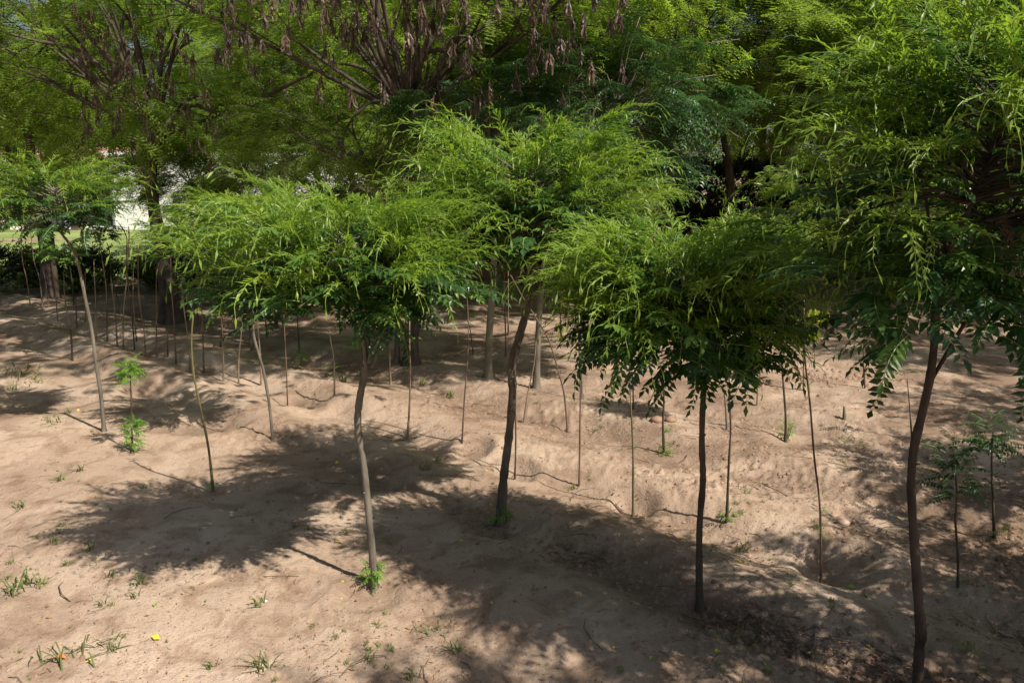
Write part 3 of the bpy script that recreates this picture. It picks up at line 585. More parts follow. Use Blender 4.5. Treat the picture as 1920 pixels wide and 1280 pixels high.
for (x, y, rx, h, lab, n) in ((-14.2, 21.3, 1.5, 1.05, 'clipped dark hedge bush at the left edge', 150), (-11.9, 21.6, 1.3, 1.0, 'dark hedge bush behind the thick left trunk', 150), (-8.9, 21.9, 1.35, 1.05, 'round hedge bush right of the path gap, before the lawn', 170),
        (-6.9, 22.0, 1.2, .95, 'low hedge bush right of the thick leaning trunk', 120), (-5.0, 21.9, 1.2, .9, 'low ragged hedge bush behind the thin stakes', 100), (-3.2, 23.2, 1.5, 1.0, 'low hedge bush at the left end of the grassy verge', 100)):
    shrub('hedge_shrub', lab, x, y, rx, .8, h, USP+UGR, n, 'bush', 'hedge along the lawn', 1.0)
# far woodland behind the house
lst = []
for k in range(1100):
    x = random.uniform(-75, 60); y = random.uniform(62, 74); z = random.uniform(0, 1)**.8*(8+3*noise(x*.08, 3.))
    lst.append((random.choice(UGR+USP), frame((x, y, z), (random.uniform(-1, 1), -1, random.uniform(-.3, .5)), (0, 0, 1), random.uniform(4, 7))))
V, F, mi = bake(None, lst); tag(obj('woodland', mesh_np('woodland', V, F, [FEATHD, BARKD], False, mi)), 'distant green woodland mass behind the white building', 'woodland', kind='stuff')

# ------------------------------------------------------------------ white building, person
B = Vector((-20, 44, 0)); hs = thing('white_house', B, 'white single-storey building with terracotta roof beyond the lawn', 'house')
mb = MB(); mb.box((-5, 3.6, 1.85), (6, .3, 3.7)); mb.box((-8, 1.95, 1.65), (.3, 3, 3.3)); mb.box((4.6, .12, 2.0), (12.6, .3, 4.0)); mb.box((-1.84, 1.9, 1.99), (.3, 3.2, 3.98)); mb.box((11.0, 3, 1.95), (.3, 5.5, 3.9)); mb.box((-5, 1.6, .08), (6, 3.55, .16)); obj('wall', mb.mesh('wall', WHITE), hs)
mb = MB(); mb.add([(-9, -.6, 3.4), (-2.02, -.6, 3.4), (-2.02, 4.5, 4.3), (-9, 4.5, 4.3), (-9, -.6, 3.55), (-2.02, -.6, 3.55), (-2.02, 4.5, 4.45), (-9, 4.5, 4.45)], [(0, 3, 2, 1), (4, 5, 6, 7), (0, 1, 5, 4), (1, 2, 6, 5), (2, 3, 7, 6), (3, 0, 4, 7)])
roof = obj('roof', mb.mesh('roof', TILE), hs)
tm = MB(); tm.tube([(0, -.65, 0), (0, 1.9, .45), (0, 4.5, .9)], [.11, .11, .11], 6); tm = tm.mesh('roof_tile', TILE)
for k in range(28): obj('roof_tile', tm, roof, Matrix.Translation((-8.9+k*.25, 0, 3.57)))
mb = MB(); mb.box((0, 0, 1.72), (.16, .16, 3.44)); pm = mb.mesh('post', DARKM)
for x in (-7.6, -6.2, -4.8, -3.4, -2.2): obj('post', pm, hs, Matrix.Translation((x, -.1, 0)))
mb = MB(); mb.box((-4.1, 3.42, 1.05), (1, .06, 2.1)); d_ = obj('door', mb.mesh('door', flat('door_brown', (.12, .06, .04))), hs)
for x in (-6.2,):
    mb = MB(); mb.box((x, 3.42, 1.7), (1.3, .08, 1.2)); w_ = obj('window', mb.mesh('window', flat('frame_brown', (.1, .07, .05))), hs)
    mb = MB(); mb.box((x, 3.36, 1.7), (1.1, .05, 1.0)); obj('pane', mb.mesh('pane', DARKM), w_)
mb = MB(); mb.box((4.6, 2.9, 4.1), (13.2, 6.2, .2)); obj('roof_slab', mb.mesh('roof_slab', WHITE), hs)
# row of small plant pots at the wall foot
for k in range(6):
    x = -20+3.2+k*.42; y = 43.4; mb = MB(); r_ = .13
    mb.tube([(0, 0, 0), (0, 0, .1), (0, 0, .24), (0, 0, .27)], [.09, .11, .13, .15], 10); o = obj('flower_pot', mb.mesh('flower_pot', TILE)); o.location = (x, y, .1+h1(x, y)+.05)
    tag(o, 'small terracotta pot in the row at the foot of the white wall', 'flower pot', 'pots along the white wall')
# lattice panel at the left edge
B = Vector((-25.6, 41.5, .05)); lt = thing('lattice_panel', B, 'brown criss-cross lattice panel beside the lawn at the left edge', 'fence')
mb = MB(); mb.box((0, 0, .8), (.05, .02, 1.5)); sm = mb.mesh('slat', flat('lattice_brown', (.25, .15, .09)))
for k in range(9):
    for sg in (-1, 1): obj('slat', sm, lt, Matrix.Translation((-1.2+k*.3, .03*sg, .75))@Matrix.Rotation(sg*.7, 4, 'Y')@Matrix.Translation((0, 0, -.8)))
# person sitting on the veranda edge
pb = Vector((-23.5, 42.9, .12)); per = thing('person', pb, 'person in lavender clothes sitting on the veranda step of the white building', 'person')
def skin(name, nodes, edges, mat, parent):
    me = bpy.data.meshes.new(name); me.from_pydata([n[0] for n in nodes], edges, []); me.materials.append(mat); o = obj(name, me, parent)
    md = o.modifiers.new('skin', 'SKIN'); o.modifiers.new('sub', 'SUBSURF').levels = 2
    for i, n in enumerate(nodes): me.skin_vertices[0].data[i].radius = (n[1], n[1]*.85); me.skin_vertices[0].data[i].use_root = (i == 0)
    for p in me.polygons: p.use_smooth = True
    return o
body = [((0, .1, .42), .15), ((0, .08, .65), .14), ((0, .05, .88), .16), ((0, .02, 1.0), .06), ((0, -.02, 1.12), .10), ((0, -.02, 1.2), .09),
        ((.1, -.25, .44), .08), ((.12, -.42, .40), .065), ((.12, -.44, .1), .045), ((.12, -.56, .04), .04), ((-.1, -.25, .44), .08), ((-.12, -.42, .40), .065), ((-.12, -.44, .1), .045), ((-.12, -.56, .04), .04),
        ((.2, .03, .86), .055), ((.24, -.05, .62), .045), ((.15, -.27, .52), .035), ((-.2, .03, .86), .055), ((-.24, -.05, .62), .045), ((-.15, -.27, .52), .035)]
ed = [(0, 1), (1, 2), (2, 3), (3, 4), (4, 5), (0, 6), (6, 7), (7, 8), (8, 9), (0, 10), (10, 11), (11, 12), (12, 13), (2, 14), (14, 15), (15, 16), (2, 17), (17, 18), (18, 19)]
LAV = flat('lavender_cloth', (.3, .28, .55), .8, .15); SKIN = flat('skin', (.4, .22, .14), .6, .05)
skin('body', body, ed, LAV, per); mb = MB(); mb.tube([(0, -.03, 1.06), (0, -.04, 1.12), (0, -.04, 1.2), (0, -.03, 1.26)], [.06, .095, .1, .06], 10); obj('head', mb.mesh('head', SKIN, True), per)
mb = MB(); mb.tube([(0, .0, 1.12), (0, .0, 1.2), (0, -.01, 1.29)], [.1, .115, .07], 10); obj('hair', mb.mesh('hair', DARKM, True), per)
mb = MB(); mb.box((0, 0, .2), (.6, .5, .4)); o = obj('stool', mb.mesh('stool', flat('stool_wood', (.12, .08, .06)))); o.location = pb+Vector((0, .22, -.1)); tag(o, 'low dark box seat under the person on the veranda', 'seat')

# ------------------------------------------------------------------ saplings and stakes
def clump(parent, B, u, v, ru, rv, n, meshes, sc, D=None, shape=1):
    D = D or B.y; c = at(u, v, D); rx = ru/FPX*D; rz = rv/FPX*D
    for k in range(n):
        a = k*2.4+random.uniform(-.5, .5); z = random.uniform(-1, 1); q = random.uniform(0, .55)*math.sqrt(1-z*z*.8); d = Vector((math.cos(a), math.sin(a), random.uniform(-.3, .5) if meshes is not SLEAF else random.uniform(-.7, 1.3)))
        obj('leaf', random.choice(meshes), parent, frame(c+Vector((rx*q*math.cos(a), rx*q*math.sin(a), rz*z*.8))-B, d, (random.uniform(-.3, .3), random.uniform(-.3, .3), 1), sc*random.uniform(.75, 1.25)))
def sapling(label, px, w, mat, leaves=(), name='sapling', cat='sapling', group=None):
    B, pts = px_stem(px); D = B.y
    root = thing(name, B, label, cat, group); L = [p-B for p in pts]; n = len(L)
    rad = [m_px(w*(1.0-.45*i/(n-1)), D)/2*(.62 if w > 4.4 else .75) for i in range(n)]
    obj('stem', stem_mesh(L, rad, mat, 6, 4, .12, 'stem', .3), root)
    # nodes / broken side shoots
    if D < 13:
        for _ in range(random.randint(1, 3)):
            i = random.randint(1, n-1); p = L[i-1].lerp(L[i], random.random()); a = random.uniform(0, 6.28); d = Vector((math.cos(a), math.sin(a), .8))
            mb = MB(); mb.tube([p, p+d*random.uniform(.02, .07)], [rad[i]*.6, rad[i]*.3], 4); obj('twig', mb.mesh('twig', mat), root)
    for lf in leaves: clump(root, B, *lf)
    return root
GR = 'thin bare saplings in the long ditch row'
STAKES = [
 ('leftmost thin pale sapling before the clipped left hedge', [(57, 575), (50, 522), (42, 488), (40, 432)], 3.2, TAN),
 ('thin sapling kinked at hedge height, second from the left edge', [(80, 578), (74, 522), (64, 490), (57, 435)], 3.2, TAN),
 ('short grey sapling leaning against the thick left trunk', [(91, 577), (85, 525), (78, 498)], 3, TAN),
 ('pale sapling standing in front of the thick left trunk', [(108, 607), (105, 560), (103, 528), (98, 505)], 3.4, TAN),
 ('dark stub-like sapling with green foot at the path gap', [(138, 573), (136, 535), (131, 500)], 5, DST, [(138, 565, 6, 7, 5, SLEAF, .5)]),
 ('reddish sapling just right of the round-crowned sapling, left of the leaning pale tree', [(145, 620), (143, 590), (142, 560)], 4, RED),
 ('pale sapling touching the leaning pale tree stem', [(161, 625), (160, 560), (160, 512)], 3.4, TAN),
 ('tan sapling right of the leaning pale tree, rising to the lawn', [(178, 625), (179, 560), (177, 520), (176, 486)], 3.4, TAN),
 ('tall bent sapling passing the lawn, below the small dark crown', [(200, 635), (200, 570), (198, 530), (190, 475), (187, 436)], 3.6, RED),
 ('pale yellowish sapling leaning left before the small earth mound', [(218, 632), (216, 590), (211, 548), (208, 520)], 4, TAN),
 ('pale wavy sapling whose top reaches the white wall', [(231, 655), (231, 595), (236, 540), (240, 480), (242, 440), (241, 425)], 4.2, TAN),
 ('dark hooked sapling bending over at the top before the white wall', [(252, 657), (249, 610), (242, 550), (237, 485), (238, 450), (231, 430), (222, 418)], 4.6, DST),
 ('straight reddish sapling right beside the hooked one', [(256, 640), (250, 570), (250, 500), (249, 447)], 3.2, RED),
 ('bent grey sapling between the hooked sapling and the thick leaning trunk', [(273, 668), (270, 620), (262, 570), (259, 520), (260, 465)], 3.8, RED),
 ('straight grey sapling just left of the thick leaning trunk', [(294, 671), (293, 600), (293, 500)], 3.6, RED),
 ('short black stump-like sapling at the foot of the thick leaning trunk', [(314, 667), (314, 635), (313, 603)], 4.6, DST),
 ('reddish sapling crossing in front of the thick leaning trunk', [(330, 682), (326, 600), (322, 550), (320, 482)], 3.8, RED),
 ('tan sapling curving along the right side of the thick leaning trunk', [(356, 685), (353, 640), (345, 580), (340, 528)], 4.6, TAN),
 ('reddish sapling right of the olive stake with the leafy tip', [(382, 699), (380, 620), (378, 580), (370, 528)], 4, RED),
 ('tall olive stake with a leafy tip, green sprouts at its foot, in the front row', [(400, 922), (391, 840), (373, 750), (363, 700), (359, 640), (362, 592)], 9, OLIVE, [(362, 590, 5, 6, 4, SLEAF, .35), (400, 912, 9, 8, 9, SLEAF, .35)]),
 ('dark slender sapling under the small light green crown', [(349, 592), (349, 545), (348, 495)], 3.4, DST),
 ('tall pale sapling under the right edge of the small light green crown', [(419, 714), (418, 650), (415, 590), (412, 540), (412, 478)], 4.4, TAN),
 ('dark sapling hidden just behind the tall pale one', [(413, 650), (416, 600), (414, 560)], 3.6, DST),
 ('pale leaning sapling left of the kinked grey tree', [(447, 719), (448, 670), (453, 620), (459, 568)], 4.6, TAN),
 ('small dark far sapling below the light green crown', [(400, 577), (396, 552), (392, 522)], 3, DST),
 ('left-leaning thin far sapling', [(424, 582), (415, 545), (407, 523)], 2.6, TAN),
 ('right-leaning thin far sapling crossing its neighbour', [(420, 575), (422, 545), (427, 518)], 2.6, TAN),
 ('dark straight sapling with a bright leafy side shoot', [(440, 617), (440, 570), (440, 490)], 7, DST, [(450, 587, 9, 9, 7, SLEAF, .5), (428, 528, 12, 5, 4, SLEAF, .5)]),
 ('dark sapling curving left of the kinked grey tree', [(472, 657), (466, 600), (462, 560), (461, 540)], 5, DST),
 ('orange-brown sapling rising right behind the kinked grey tree', [(489, 722), (489, 680), (484, 620), (480, 570), (479, 505)], 5, TAN),
 ('grey sapling with green foot leaning left, below the umbrella crown', [(500, 627), (497, 590), (492, 560), (484, 535)], 5, BARK, [(501, 620, 5, 5, 5, SLEAF, .4)]),
 ('very thin reddish sapling at the dark pit left of the umbrella crown', [(538, 747), (537, 690), (534, 630), (532, 590)], 3.4, RED),
 ('thin dark stem rising from the bright little bush', [(562, 668), (560, 640), (558, 600), (557, 570)], 5, DST),
 ('dark sapling with sparse leaves left of the three-forked tree', [(627, 752), (627, 710), (625, 670), (620, 640), (617, 618)], 5.5, DST, [(622, 695, 10, 12, 5, SLEAF, .35)]),
 ('pale cut stake beside the slim trunk, right of the three-forked tree', [(733, 720), (731, 690), (731, 650)], 7, TAN),
 ('pale curved sapling with tiny sprigs right of the three-forked tree', [(763, 822), (768, 755), (769, 690), (768, 640), (768, 600)], 6, TAN, [(755, 624, 7, 6, 3, SLEAF, .3), (778, 634, 9, 5, 3, SLEAF, .3)]),
 ('tall reddish sapling in the ditch left of the central crooked tree', [(866, 852), (870, 760), (876, 680), (878, 620), (876, 560), (871, 500)], 5, RED),
 ('thin forked sapling with a leafy top, left of the greenish pole trunk', [(888, 664), (885, 640), (880, 610)], 4, RED, [(885, 600, 8, 12, 8, SLEAF, .45)]),
 ('small far dark sapling left of the greenish pole trunk', [(840, 607), (841, 570), (842, 535)], 2.8, DST),
 ('reddish sapling with withered top behind the central crooked tree', [(948, 668), (948, 630), (946, 560), (945, 495)], 4, RED),
 ('straight pale sapling close beside the withered-topped one', [(953, 628), (953, 560), (953, 485)], 3.4, TAN),
 ('long bowed reddish sapling leaning left across the slender straight trunk', [(1065, 810), (1058, 740), (1045, 690), (1030, 640), (1008, 600), (982, 560), (957, 515)], 5.5, RED),
 ('thin pale sapling leaning right at the foot of the slender straight trunk', [(981, 790), (990, 735), (1001, 685), (1005, 640)], 4, TAN),
 ('thin upright sapling rising from the hollow right of the central crooked tree', [(965, 886), (967, 830), (966, 760), (964, 700)], 5.5, DST),
 ('tall thin dark sapling between the central and right crowns', [(1086, 909), (1087, 830), (1088, 730), (1085, 640), (1083, 560)], 5.5, RED),
 ('stouter short sapling behind the tall thin dark one', [(1091, 748), (1090, 700), (1086, 640), (1084, 590)], 7, BARKL),
 ('sapling under the left side of the drooping crown, in a small pit', [(1188, 942), (1187, 860), (1184, 780), (1179, 690)], 7, OLIVE),
 ('short sapling behind the left side of the drooping crown', [(1188, 767), (1187, 735), (1186, 700)], 5, DST),
 ('curved dark sapling with bright green sprouts at its foot, left of the drooping-crown tree', [(1246, 852), (1243, 795), (1245, 745), (1241, 700)], 8, DST, [(1247, 842, 13, 9, 12, SLEAF, .45), (1246, 800, 6, 3, 3, SLEAF, .4)]),
 ('dark sapling with sprouting foot just right of the drooping-crown tree', [(1363, 977), (1366, 880), (1370, 800), (1366, 730)], 9, DST, [(1363, 966, 10, 7, 8, SLEAF, .4)]),
 ('grey sapling behind the dark one right of the drooping-crown tree', [(1364, 806), (1361, 770), (1357, 725)], 7, BARKL),
 ('short pale far sapling under the right side of the drooping crown', [(1420, 759), (1420, 735), (1420, 710)], 4, TAN),
 ('tall knobbly sapling standing in the square pit on the right', [(1545, 1052), (1538, 960), (1527, 860), (1519, 760), (1509, 670), (1507, 600)], 8, RED, [(1538, 940, 10, 30, 6, SLEAF, .25), (1543, 1000, 8, 20, 5, SLEAF, .25), (1512, 700, 14, 40, 7, SLEAF, .25)]),
 ('thin wavy sapling standing alone in the open sand on the right', [(1623, 728), (1619, 670), (1624, 600), (1629, 555), (1638, 495)], 5, RED),
 ('short sapling under the left tip of the nearest crown', [(1711, 822), (1706, 770), (1701, 710)], 5, DST, [(1698, 700, 10, 8, 5, MLEAF, .5)]),
]
for s in STAKES: sapling(s[0], s[1], s[2], s[3], s[4] if len(s) > 4 else ())
# short cut stump
sapling('short cut stump in the open sand on the right', [(1584, 796), (1583, 778), (1583, 762)], 11, BARKL, (), 'stump', 'stump')
# leafy small ones
sapling('small sapling with bright tufted top and leafy foot near the left', [(247, 846), (247, 800), (246, 750), (244, 705)], 7, DST, [(240, 697, 18, 20, 46, SLEAF, .62), (250, 812, 14, 30, 60, SLEAF, .55)])
sapling('round-crowned dark sapling in the left furrow', [(135, 676), (133, 625), (126, 590), (121, 550), (119, 508)], 6, DST, [(112, 475, 38, 26, 60, MLEAF+SLEAF, 1.0)])
sapling('dark sapling with small umbrella crown before the lawn', [(228, 590), (218, 550), (209, 520), (205, 470), (200, 455)], 4.5, DST, [(198, 438, 24, 16, 40, MLEAF, 1.0)])
sapling('small leafy sapling left of the two at the right edge, kinked stem', [(1797, 1102), (1796, 1040), (1791, 975), (1793, 950), (1793, 905), (1787, 850)], 9, DST, [(1790, 900, 36, 45, 34, MLEAF, .5), (1785, 850, 30, 25, 16, MLEAF, .5), (1797, 1090, 8, 8, 4, SLEAF, .3)])
sapling('small leafy sapling at the far right edge with green sprouts at its foot', [(1866, 1006), (1862, 940), (1859, 870), (1862, 810)], 9, DST, [(1862, 830, 45, 26, 50, MLEAF, .58), (1860, 795, 22, 14, 12, MLEAF, .5), (1874, 990, 10, 12, 6, SLEAF, .35)])
sapling('pale-leaved sapling bush behind the fork of the three-forked tree', [(682, 700), (681, 680), (678, 650)], 4, RED, [(668, 645, 34, 16, 40, SLEAF, .5)])
sapling('bright little green bush in the middle distance left of centre', [(566, 687), (565, 678), (565, 668)], 4, DST, [(566, 666, 13, 12, 26, SLEAF, .5)])
vine = sapling('pale stake with yellow-leaved climbing vine right of the drooping crown', [(1508, 732), (1507, 690), (1507, 620), (1508, 540)], 6, TAN, ())
# vine leaves (broad)
mb = MB()
for k in range(5):
    a = k*1.25; leaflet(mb, Vector((0, 0, 0)), Vector((.35, math.cos(a)*.5, -1+.2*math.sin(a*2))), Vector((1, 0, .3)), .16, .075, .3)
VL = mb.mesh('vine_leaf', VINEL)
vB = vine.location
def hang(root, items, sc=1.0, me=None, nm='vine_leaf'):
    rB = root.location
    for (u, v, n, s) in items:
        for k in range(n):
            p = at(u+random.uniform(-s, s), v+random.uniform(-s, s)*.8, rB.y+random.uniform(-.15, .15))-rB
            obj(nm, me or VL, root, Matrix.Translation(p)@Matrix.Rotation(random.uniform(0, 6.28), 4, 'Z')@Matrix.Scale(sc*random.uniform(.5, 1), 4))
hang(vine, [(1550, 500, 18, 15), (1535, 588, 16, 15), (1475, 582, 6, 10), (1518, 622, 9, 12)], 1.3)
dv = sapling('stake hung with withered brown and yellow-green vine leaves behind the right crown', [(1052, 640), (1051, 600), (1050, 560), (1048, 535)], 4, DST)
hang(dv, [(1050, 612, 12, 9), (1056, 570, 9, 9), (1048, 630, 5, 6)], .7)
mb = MB()
for k in range(3): leaflet(mb, Vector((0, 0, 0)), Vector((.3*math.cos(k*2), .3*math.sin(k*2), -1)), Vector((1, 0, .2)), .13, .03, .3)
DL = mb.mesh('withered_leaf', flat('withered_tan', (.3, .19, .11), .8, .3))
hang(dv, [(1048, 548, 16, 9)], .8, DL, 'withered_leaf')
# far rows of thin stakes on the right, seen under the crowns
for k, u in enumerate((1533, 1546, 1554, 1567, 1581, 1591, 1598, 1606, 1614, 1620, 1627, 1636, 1643, 1655, 1668, 1690)):
    sapling('thin dark stake in the far row before the earth bank on the right', [(u, 600+3*math.sin(k*2)), (u-2+random.uniform(-3, 3), 575), (u-3+random.uniform(-6, 6), 545+random.uniform(-8, 8))], random.choice((2.4, 3, 3.6)), random.choice((DST, RED)), group='far row of stakes on the right')
for k, u in enumerate((1100, 1122, 1140, 1163, 1190, 1222, 1450, 1478, 1500)):
    sapling('thin stake in the far middle row under the drooping crown', [(u, 625+4*math.sin(k*3)), (u+random.uniform(-3, 3), 600), (u+random.uniform(-5, 5), 560)], 3, random.choice((DST, TAN)), group='far middle row of stakes')
# sprouts at feet of the big trees
def sprouts(label, u, v, ru, rv, n, sc, dy=-.08):
    B = ground(u, v+rv*.5); B.y += dy; root = thing('basal_sprouts', B, label, 'sprouts'); D = B.y
    mb = MB()
    for k in range(5): a = k*1.26; mb.tube([(0, 0, -.03), (.03*math.cos(a), .03*math.sin(a), .08), (.05*math.cos(a), .05*math.sin(a), .16)], [.004, .003, .002], 4)
    obj('stem', mb.mesh('stem', RACH), root); clump(root, B, u, v, ru, rv, n, SLEAF, sc, D)
sprouts('bright green sprouts at the foot of the three-forked tree', 697, 1070, 16, 26, 22, .5)
sprouts('dark green sprouts at the foot of the central crooked tree', 940, 965, 16, 14, 22, .45)

sprouts('bright green leafy sprouts round the foot of the dark stem right of the drooping crown', 1474, 806, 12, 16, 20, .45)
# ------------------------------------------------------------------ ground details
def grass_mesh(seed, n, L, w, spread, flatness=.5):
    r = random.Random(seed); mb = MB()
    for k in range(n):
        a = r.uniform(0, 6.28); o = Vector((r.gauss(0, spread), r.gauss(0, spread), 0)); d = Vector((math.cos(a), math.sin(a), 0)); l = L*r.uniform(.5, 1.2); e = r.uniform(.2, 1)*flatness+.2
        s = Vector((-d.y, d.x, 0))*w; p = [o+d*l*e*t*1.0+Vector((0, 0, l*(math.sin(t*2.2)*.75*(1.2-e)))) for t in (0, .35, .7, 1)]
        V = [p[0]-s, p[0]+s, p[1]-s, p[1]+s, p[2]-s*.7, p[2]+s*.7, p[3]]; mb.add(V, [(0, 1, 3, 2), (2, 3, 5, 4), (4, 5, 6)])
    return mb.mesh('grass_tuft', GRASS)
GT = [grass_mesh(1, 26, .17, .0045, .05), grass_mesh(2, 16, .13, .004, .03), grass_mesh(3, 34, .15, .004, .09, .9), grass_mesh(4, 10, .1, .004, .015)]
for (u, v, k, sc, lab) in ((28, 1105, 0, 1.3, 'large grass tuft at the left edge of the foreground'), (72, 1100, 1, 1.2, 'grass tuft just right of the large one at the left edge'), (155, 1222, 2, 1.35, 'sprawling grass tuft in the lower left corner beside the orange leaf'), (212, 1215, 1, .9, 'thin grass runner right of the sprawling tuft'),
        (495, 1250, 1, 1.5, 'spiky grass tuft at the bottom edge left of centre'), (395, 1252, 3, 1.1, 'small grass tuft at the bottom edge'), (255, 1095, 1, 1.1, 'upright grass tuft in the left foreground sand'), (252, 1120, 3, 1.1, 'small grass tuft just below the upright one'), (118, 900, 1, 1.2, 'grass tuft in the sand at left, below the leaning pale tree'), (148, 883, 3, 1.6, 'low grass streak at left below the leaning pale tree'),
        (38, 952, 3, 1.5, 'faint grass tuft near the left edge'), (166, 1032, 3, 1.5, 'leafy weed tuft in the left foreground'), (180, 1048, 2, .6, 'flat weed tuft below the leafy one'), (103, 1016, 3, 1.1, 'tiny grass tuft near the left edge of the foreground'), (485, 1135, 3, 1.5, 'weed beside a white chip in the foreground'), (208, 1080, 3, 1.1, 'small flat weed left of the upright tuft'), (190, 1135, 3, 1, 'tiny flat weed in the lower left sand'),
        (820, 1180, 2, .8, 'dark straggly weed in the bottom centre shade'), (855, 1222, 1, 1.1, 'upright weed in the bottom centre shade'), (773, 1270, 3, 1.4, 'thin grass at the bottom edge below centre'), (795, 878, 1, 1.2, 'bright grass tuft on the ridge left of the central tree'), (820, 868, 3, 1.5, 'pale grass tuft beside the bright one on the ridge'), (15, 700, 2, 2.4, 'green grass patch at the left edge of the dunes'), (60, 700, 2, 1.6, 'faint grass patch right of the left edge patch'),
        (645, 715, 3, 2.2, 'small blue-green weed left of the three-forked tree'), (95, 790, 2, 1.4, 'grass tuft on the sand near the shadow of the leaning tree'), (20, 730, 1, 1.5, 'grass tuft in the dark shadow at left'), (125, 775, 1, 1.2, 'thin grass beside the shadow line at left'), (1600, 830, 2, 1.2, 'grey-green weed patch in the rough soil at right'), (1240, 850, 3, 1, 'tiny weed left of the sprouting sapling'),
        (1390, 1030, 1, 1.2, 'upright dark weed right of the drooping-crown tree'), (1375, 1200, 2, 1.0, 'dark weed in leaf litter at bottom right'), (1820, 1225, 1, 1.2, 'thin grass near the bottom right corner'), (795, 715, 1, 1.6, 'grass tuft between the ditch and the thick trunk'), (845, 745, 3, 2, 'bright weed on the rough soil left of the crooked tree'), (1240, 740, 3, 1.5, 'tiny weed behind the drooping crown')):
    o = obj('grass_tuft', GT[k]); p = ground(u, v); o.location = p-Vector((0, 0, .008)); o.rotation_euler.z = random.uniform(0, 6.28); o.scale = (sc,)*3; tag(o, lab, 'grass')
# fallen leaves
mb = MB(); leaflet(mb, Vector((0, 0, .01)), Vector((1, 0, .1)), Vector((0, .2, 1)), .07, .04, .2)
FL = {'y': mb.mesh('fallen_leaf', YEL), 'g': mb.mesh('fallen_leaf', LIME), 'o': mb.mesh('fallen_leaf', ORG), 'd': mb.mesh('fallen_leaf', DRY)}
for (u, v, c, sc, lab) in ((301, 1200, 'y', 1.1, 'single yellow leaf on the lower left sand'), (105, 1233, 'o', 1.4, 'orange dry leaf caught in the sprawling grass'), (636, 866, 'y', 1.0, 'yellow leaf on the sand left of the ridge'), (290, 1139, 'g', 1.0, 'pale green leaf lying on the left sand'), (1388, 1051, 'y', 1.1, 'yellow leaf right of the drooping-crown tree'), (1432, 1244, 'y', 1.0, 'yellow leaf at the bottom right edge'),
        (1345, 1217, 'y', .9, 'yellow-green leaf in the bottom right litter'), (1835, 1255, 'g', 1.0, 'lime leaf near the bottom right corner'), (1224, 1233, 'g', .9, 'lime leaf on bottom sand right of centre'), (870, 1015, 'y', .8, 'yellow leaf in the dark litter left of the crooked tree foot'), (770, 948, 'y', .9, 'yellow leaf in the shade right of the three-forked stem'), (1068, 985, 'y', .9, 'yellow leaf on the sand right of the crooked tree foot'),
        (1035, 1035, 'o', 1.1, 'orange-brown leaf in the litter right of the crooked tree'), (1567, 1058, 'y', 1.0, 'yellow leaf in the square pit'), (1609, 1050, 'g', 1.0, 'green leaf at the right side of the square pit'), (1535, 1056, 'g', .9, 'pale green leaf at the left side of the square pit'), (1298, 884, 'y', 1.0, 'yellow leaf behind the drooping-crown tree stem'), (1895, 878, 'y', 1.0, 'yellow leaf at the right edge of the sand'), (148, 768, 'y', 1.0, 'yellow leaf in grass by the shadow line at left'), (382, 1095, 'y', .7, 'tiny yellow leaf in the foreground left of centre')):
    p = ground(u, v); o = obj('fallen_leaf', FL[c]); o.location = p+Vector((0, 0, .004)); o.rotation_euler = (random.uniform(-.3, .3), random.uniform(-.3, .3), random.uniform(0, 6.28)); o.scale = (sc,)*3; tag(o, lab, 'leaf')
# stones
def rock(u, v, r, lab, mat=STONE):
    r_ = random.Random(int(u)); ico = [(math.cos(a)*math.cos(b_), math.sin(a)*math.cos(b_), math.sin(b_)) for b_ in (-1.57, -.7, 0, .6, 1.57) for a in [k*.785 for k in range(8)]]
    V = [Vector(p)*r*(1+.22*float(noise(p[0]*1.5+u, p[1]*1.5+p[2]*2.))*2) for p in ico]; V = [Vector((p.x*1.2, p.y, p.z*.75)) for p in V]
    F = [(i*8+j, i*8+(j+1) % 8, i*8+8+(j+1) % 8, i*8+8+j) for i in range(4) for j in range(8)]
    mb = MB(); mb.add(V, F); o = obj('stone', mb.mesh('stone', mat, True)); o.location = ground(u, v)+Vector((0, 0, r*.3)); tag(o, lab, 'stone')
rock(1580, 982, .055, 'rounded tan stone on the rim above the square pit'); rock(1232, 790, .075, 'left of two earth lumps behind the curved dark sapling', CLOD); rock(1256, 790, .07, 'right of two earth lumps behind the curved dark sapling', CLOD)
rock(497, 1127, .014, 'small white chip beside a weed in the foreground', WHITE)
# scattered litter: clods, bits, twigs, small weeds (uncountable)
def scatter(n, dens, rmax=17, umin=-50, umax=1970, vmin=560):
    out = []; tries = 0
    while len(out) < n and tries < 60:
        tries += 1; u = rng.uniform(umin, umax, 4000); v = vmin+(1330-vmin)*rng.random(4000)**.8
        a = v-640; d1 = FPX*CT-a*ST; d2 = FPX*ST+a*CT; Yp = CAM_H*d1/d2; Xp = (u-960)*Yp/d1
        pr = dens(Xp, Yp)*np.clip(6/Yp, .3, 1)**.3
        k = rng.random(4000) < pr; out += list(zip(Xp[k], Yp[k]))
    out = np.array(out[:n]); return out[:, 0], out[:, 1], H(out[:, 0], out[:, 1])
def dens_rough(x, y):
    s = x*.66+y*.75; d = .05+.9*np.clip((s-6.3)/.6, 0, 1)*np.exp(-np.clip(s-6.3, 0, 99)/5)+.5*np.exp(-((s-5.1)/.3)**2)
    return np.clip(d*np.clip(.4+2*noise(x*.9, y*.9), 0.03, 1.5), 0, 1)
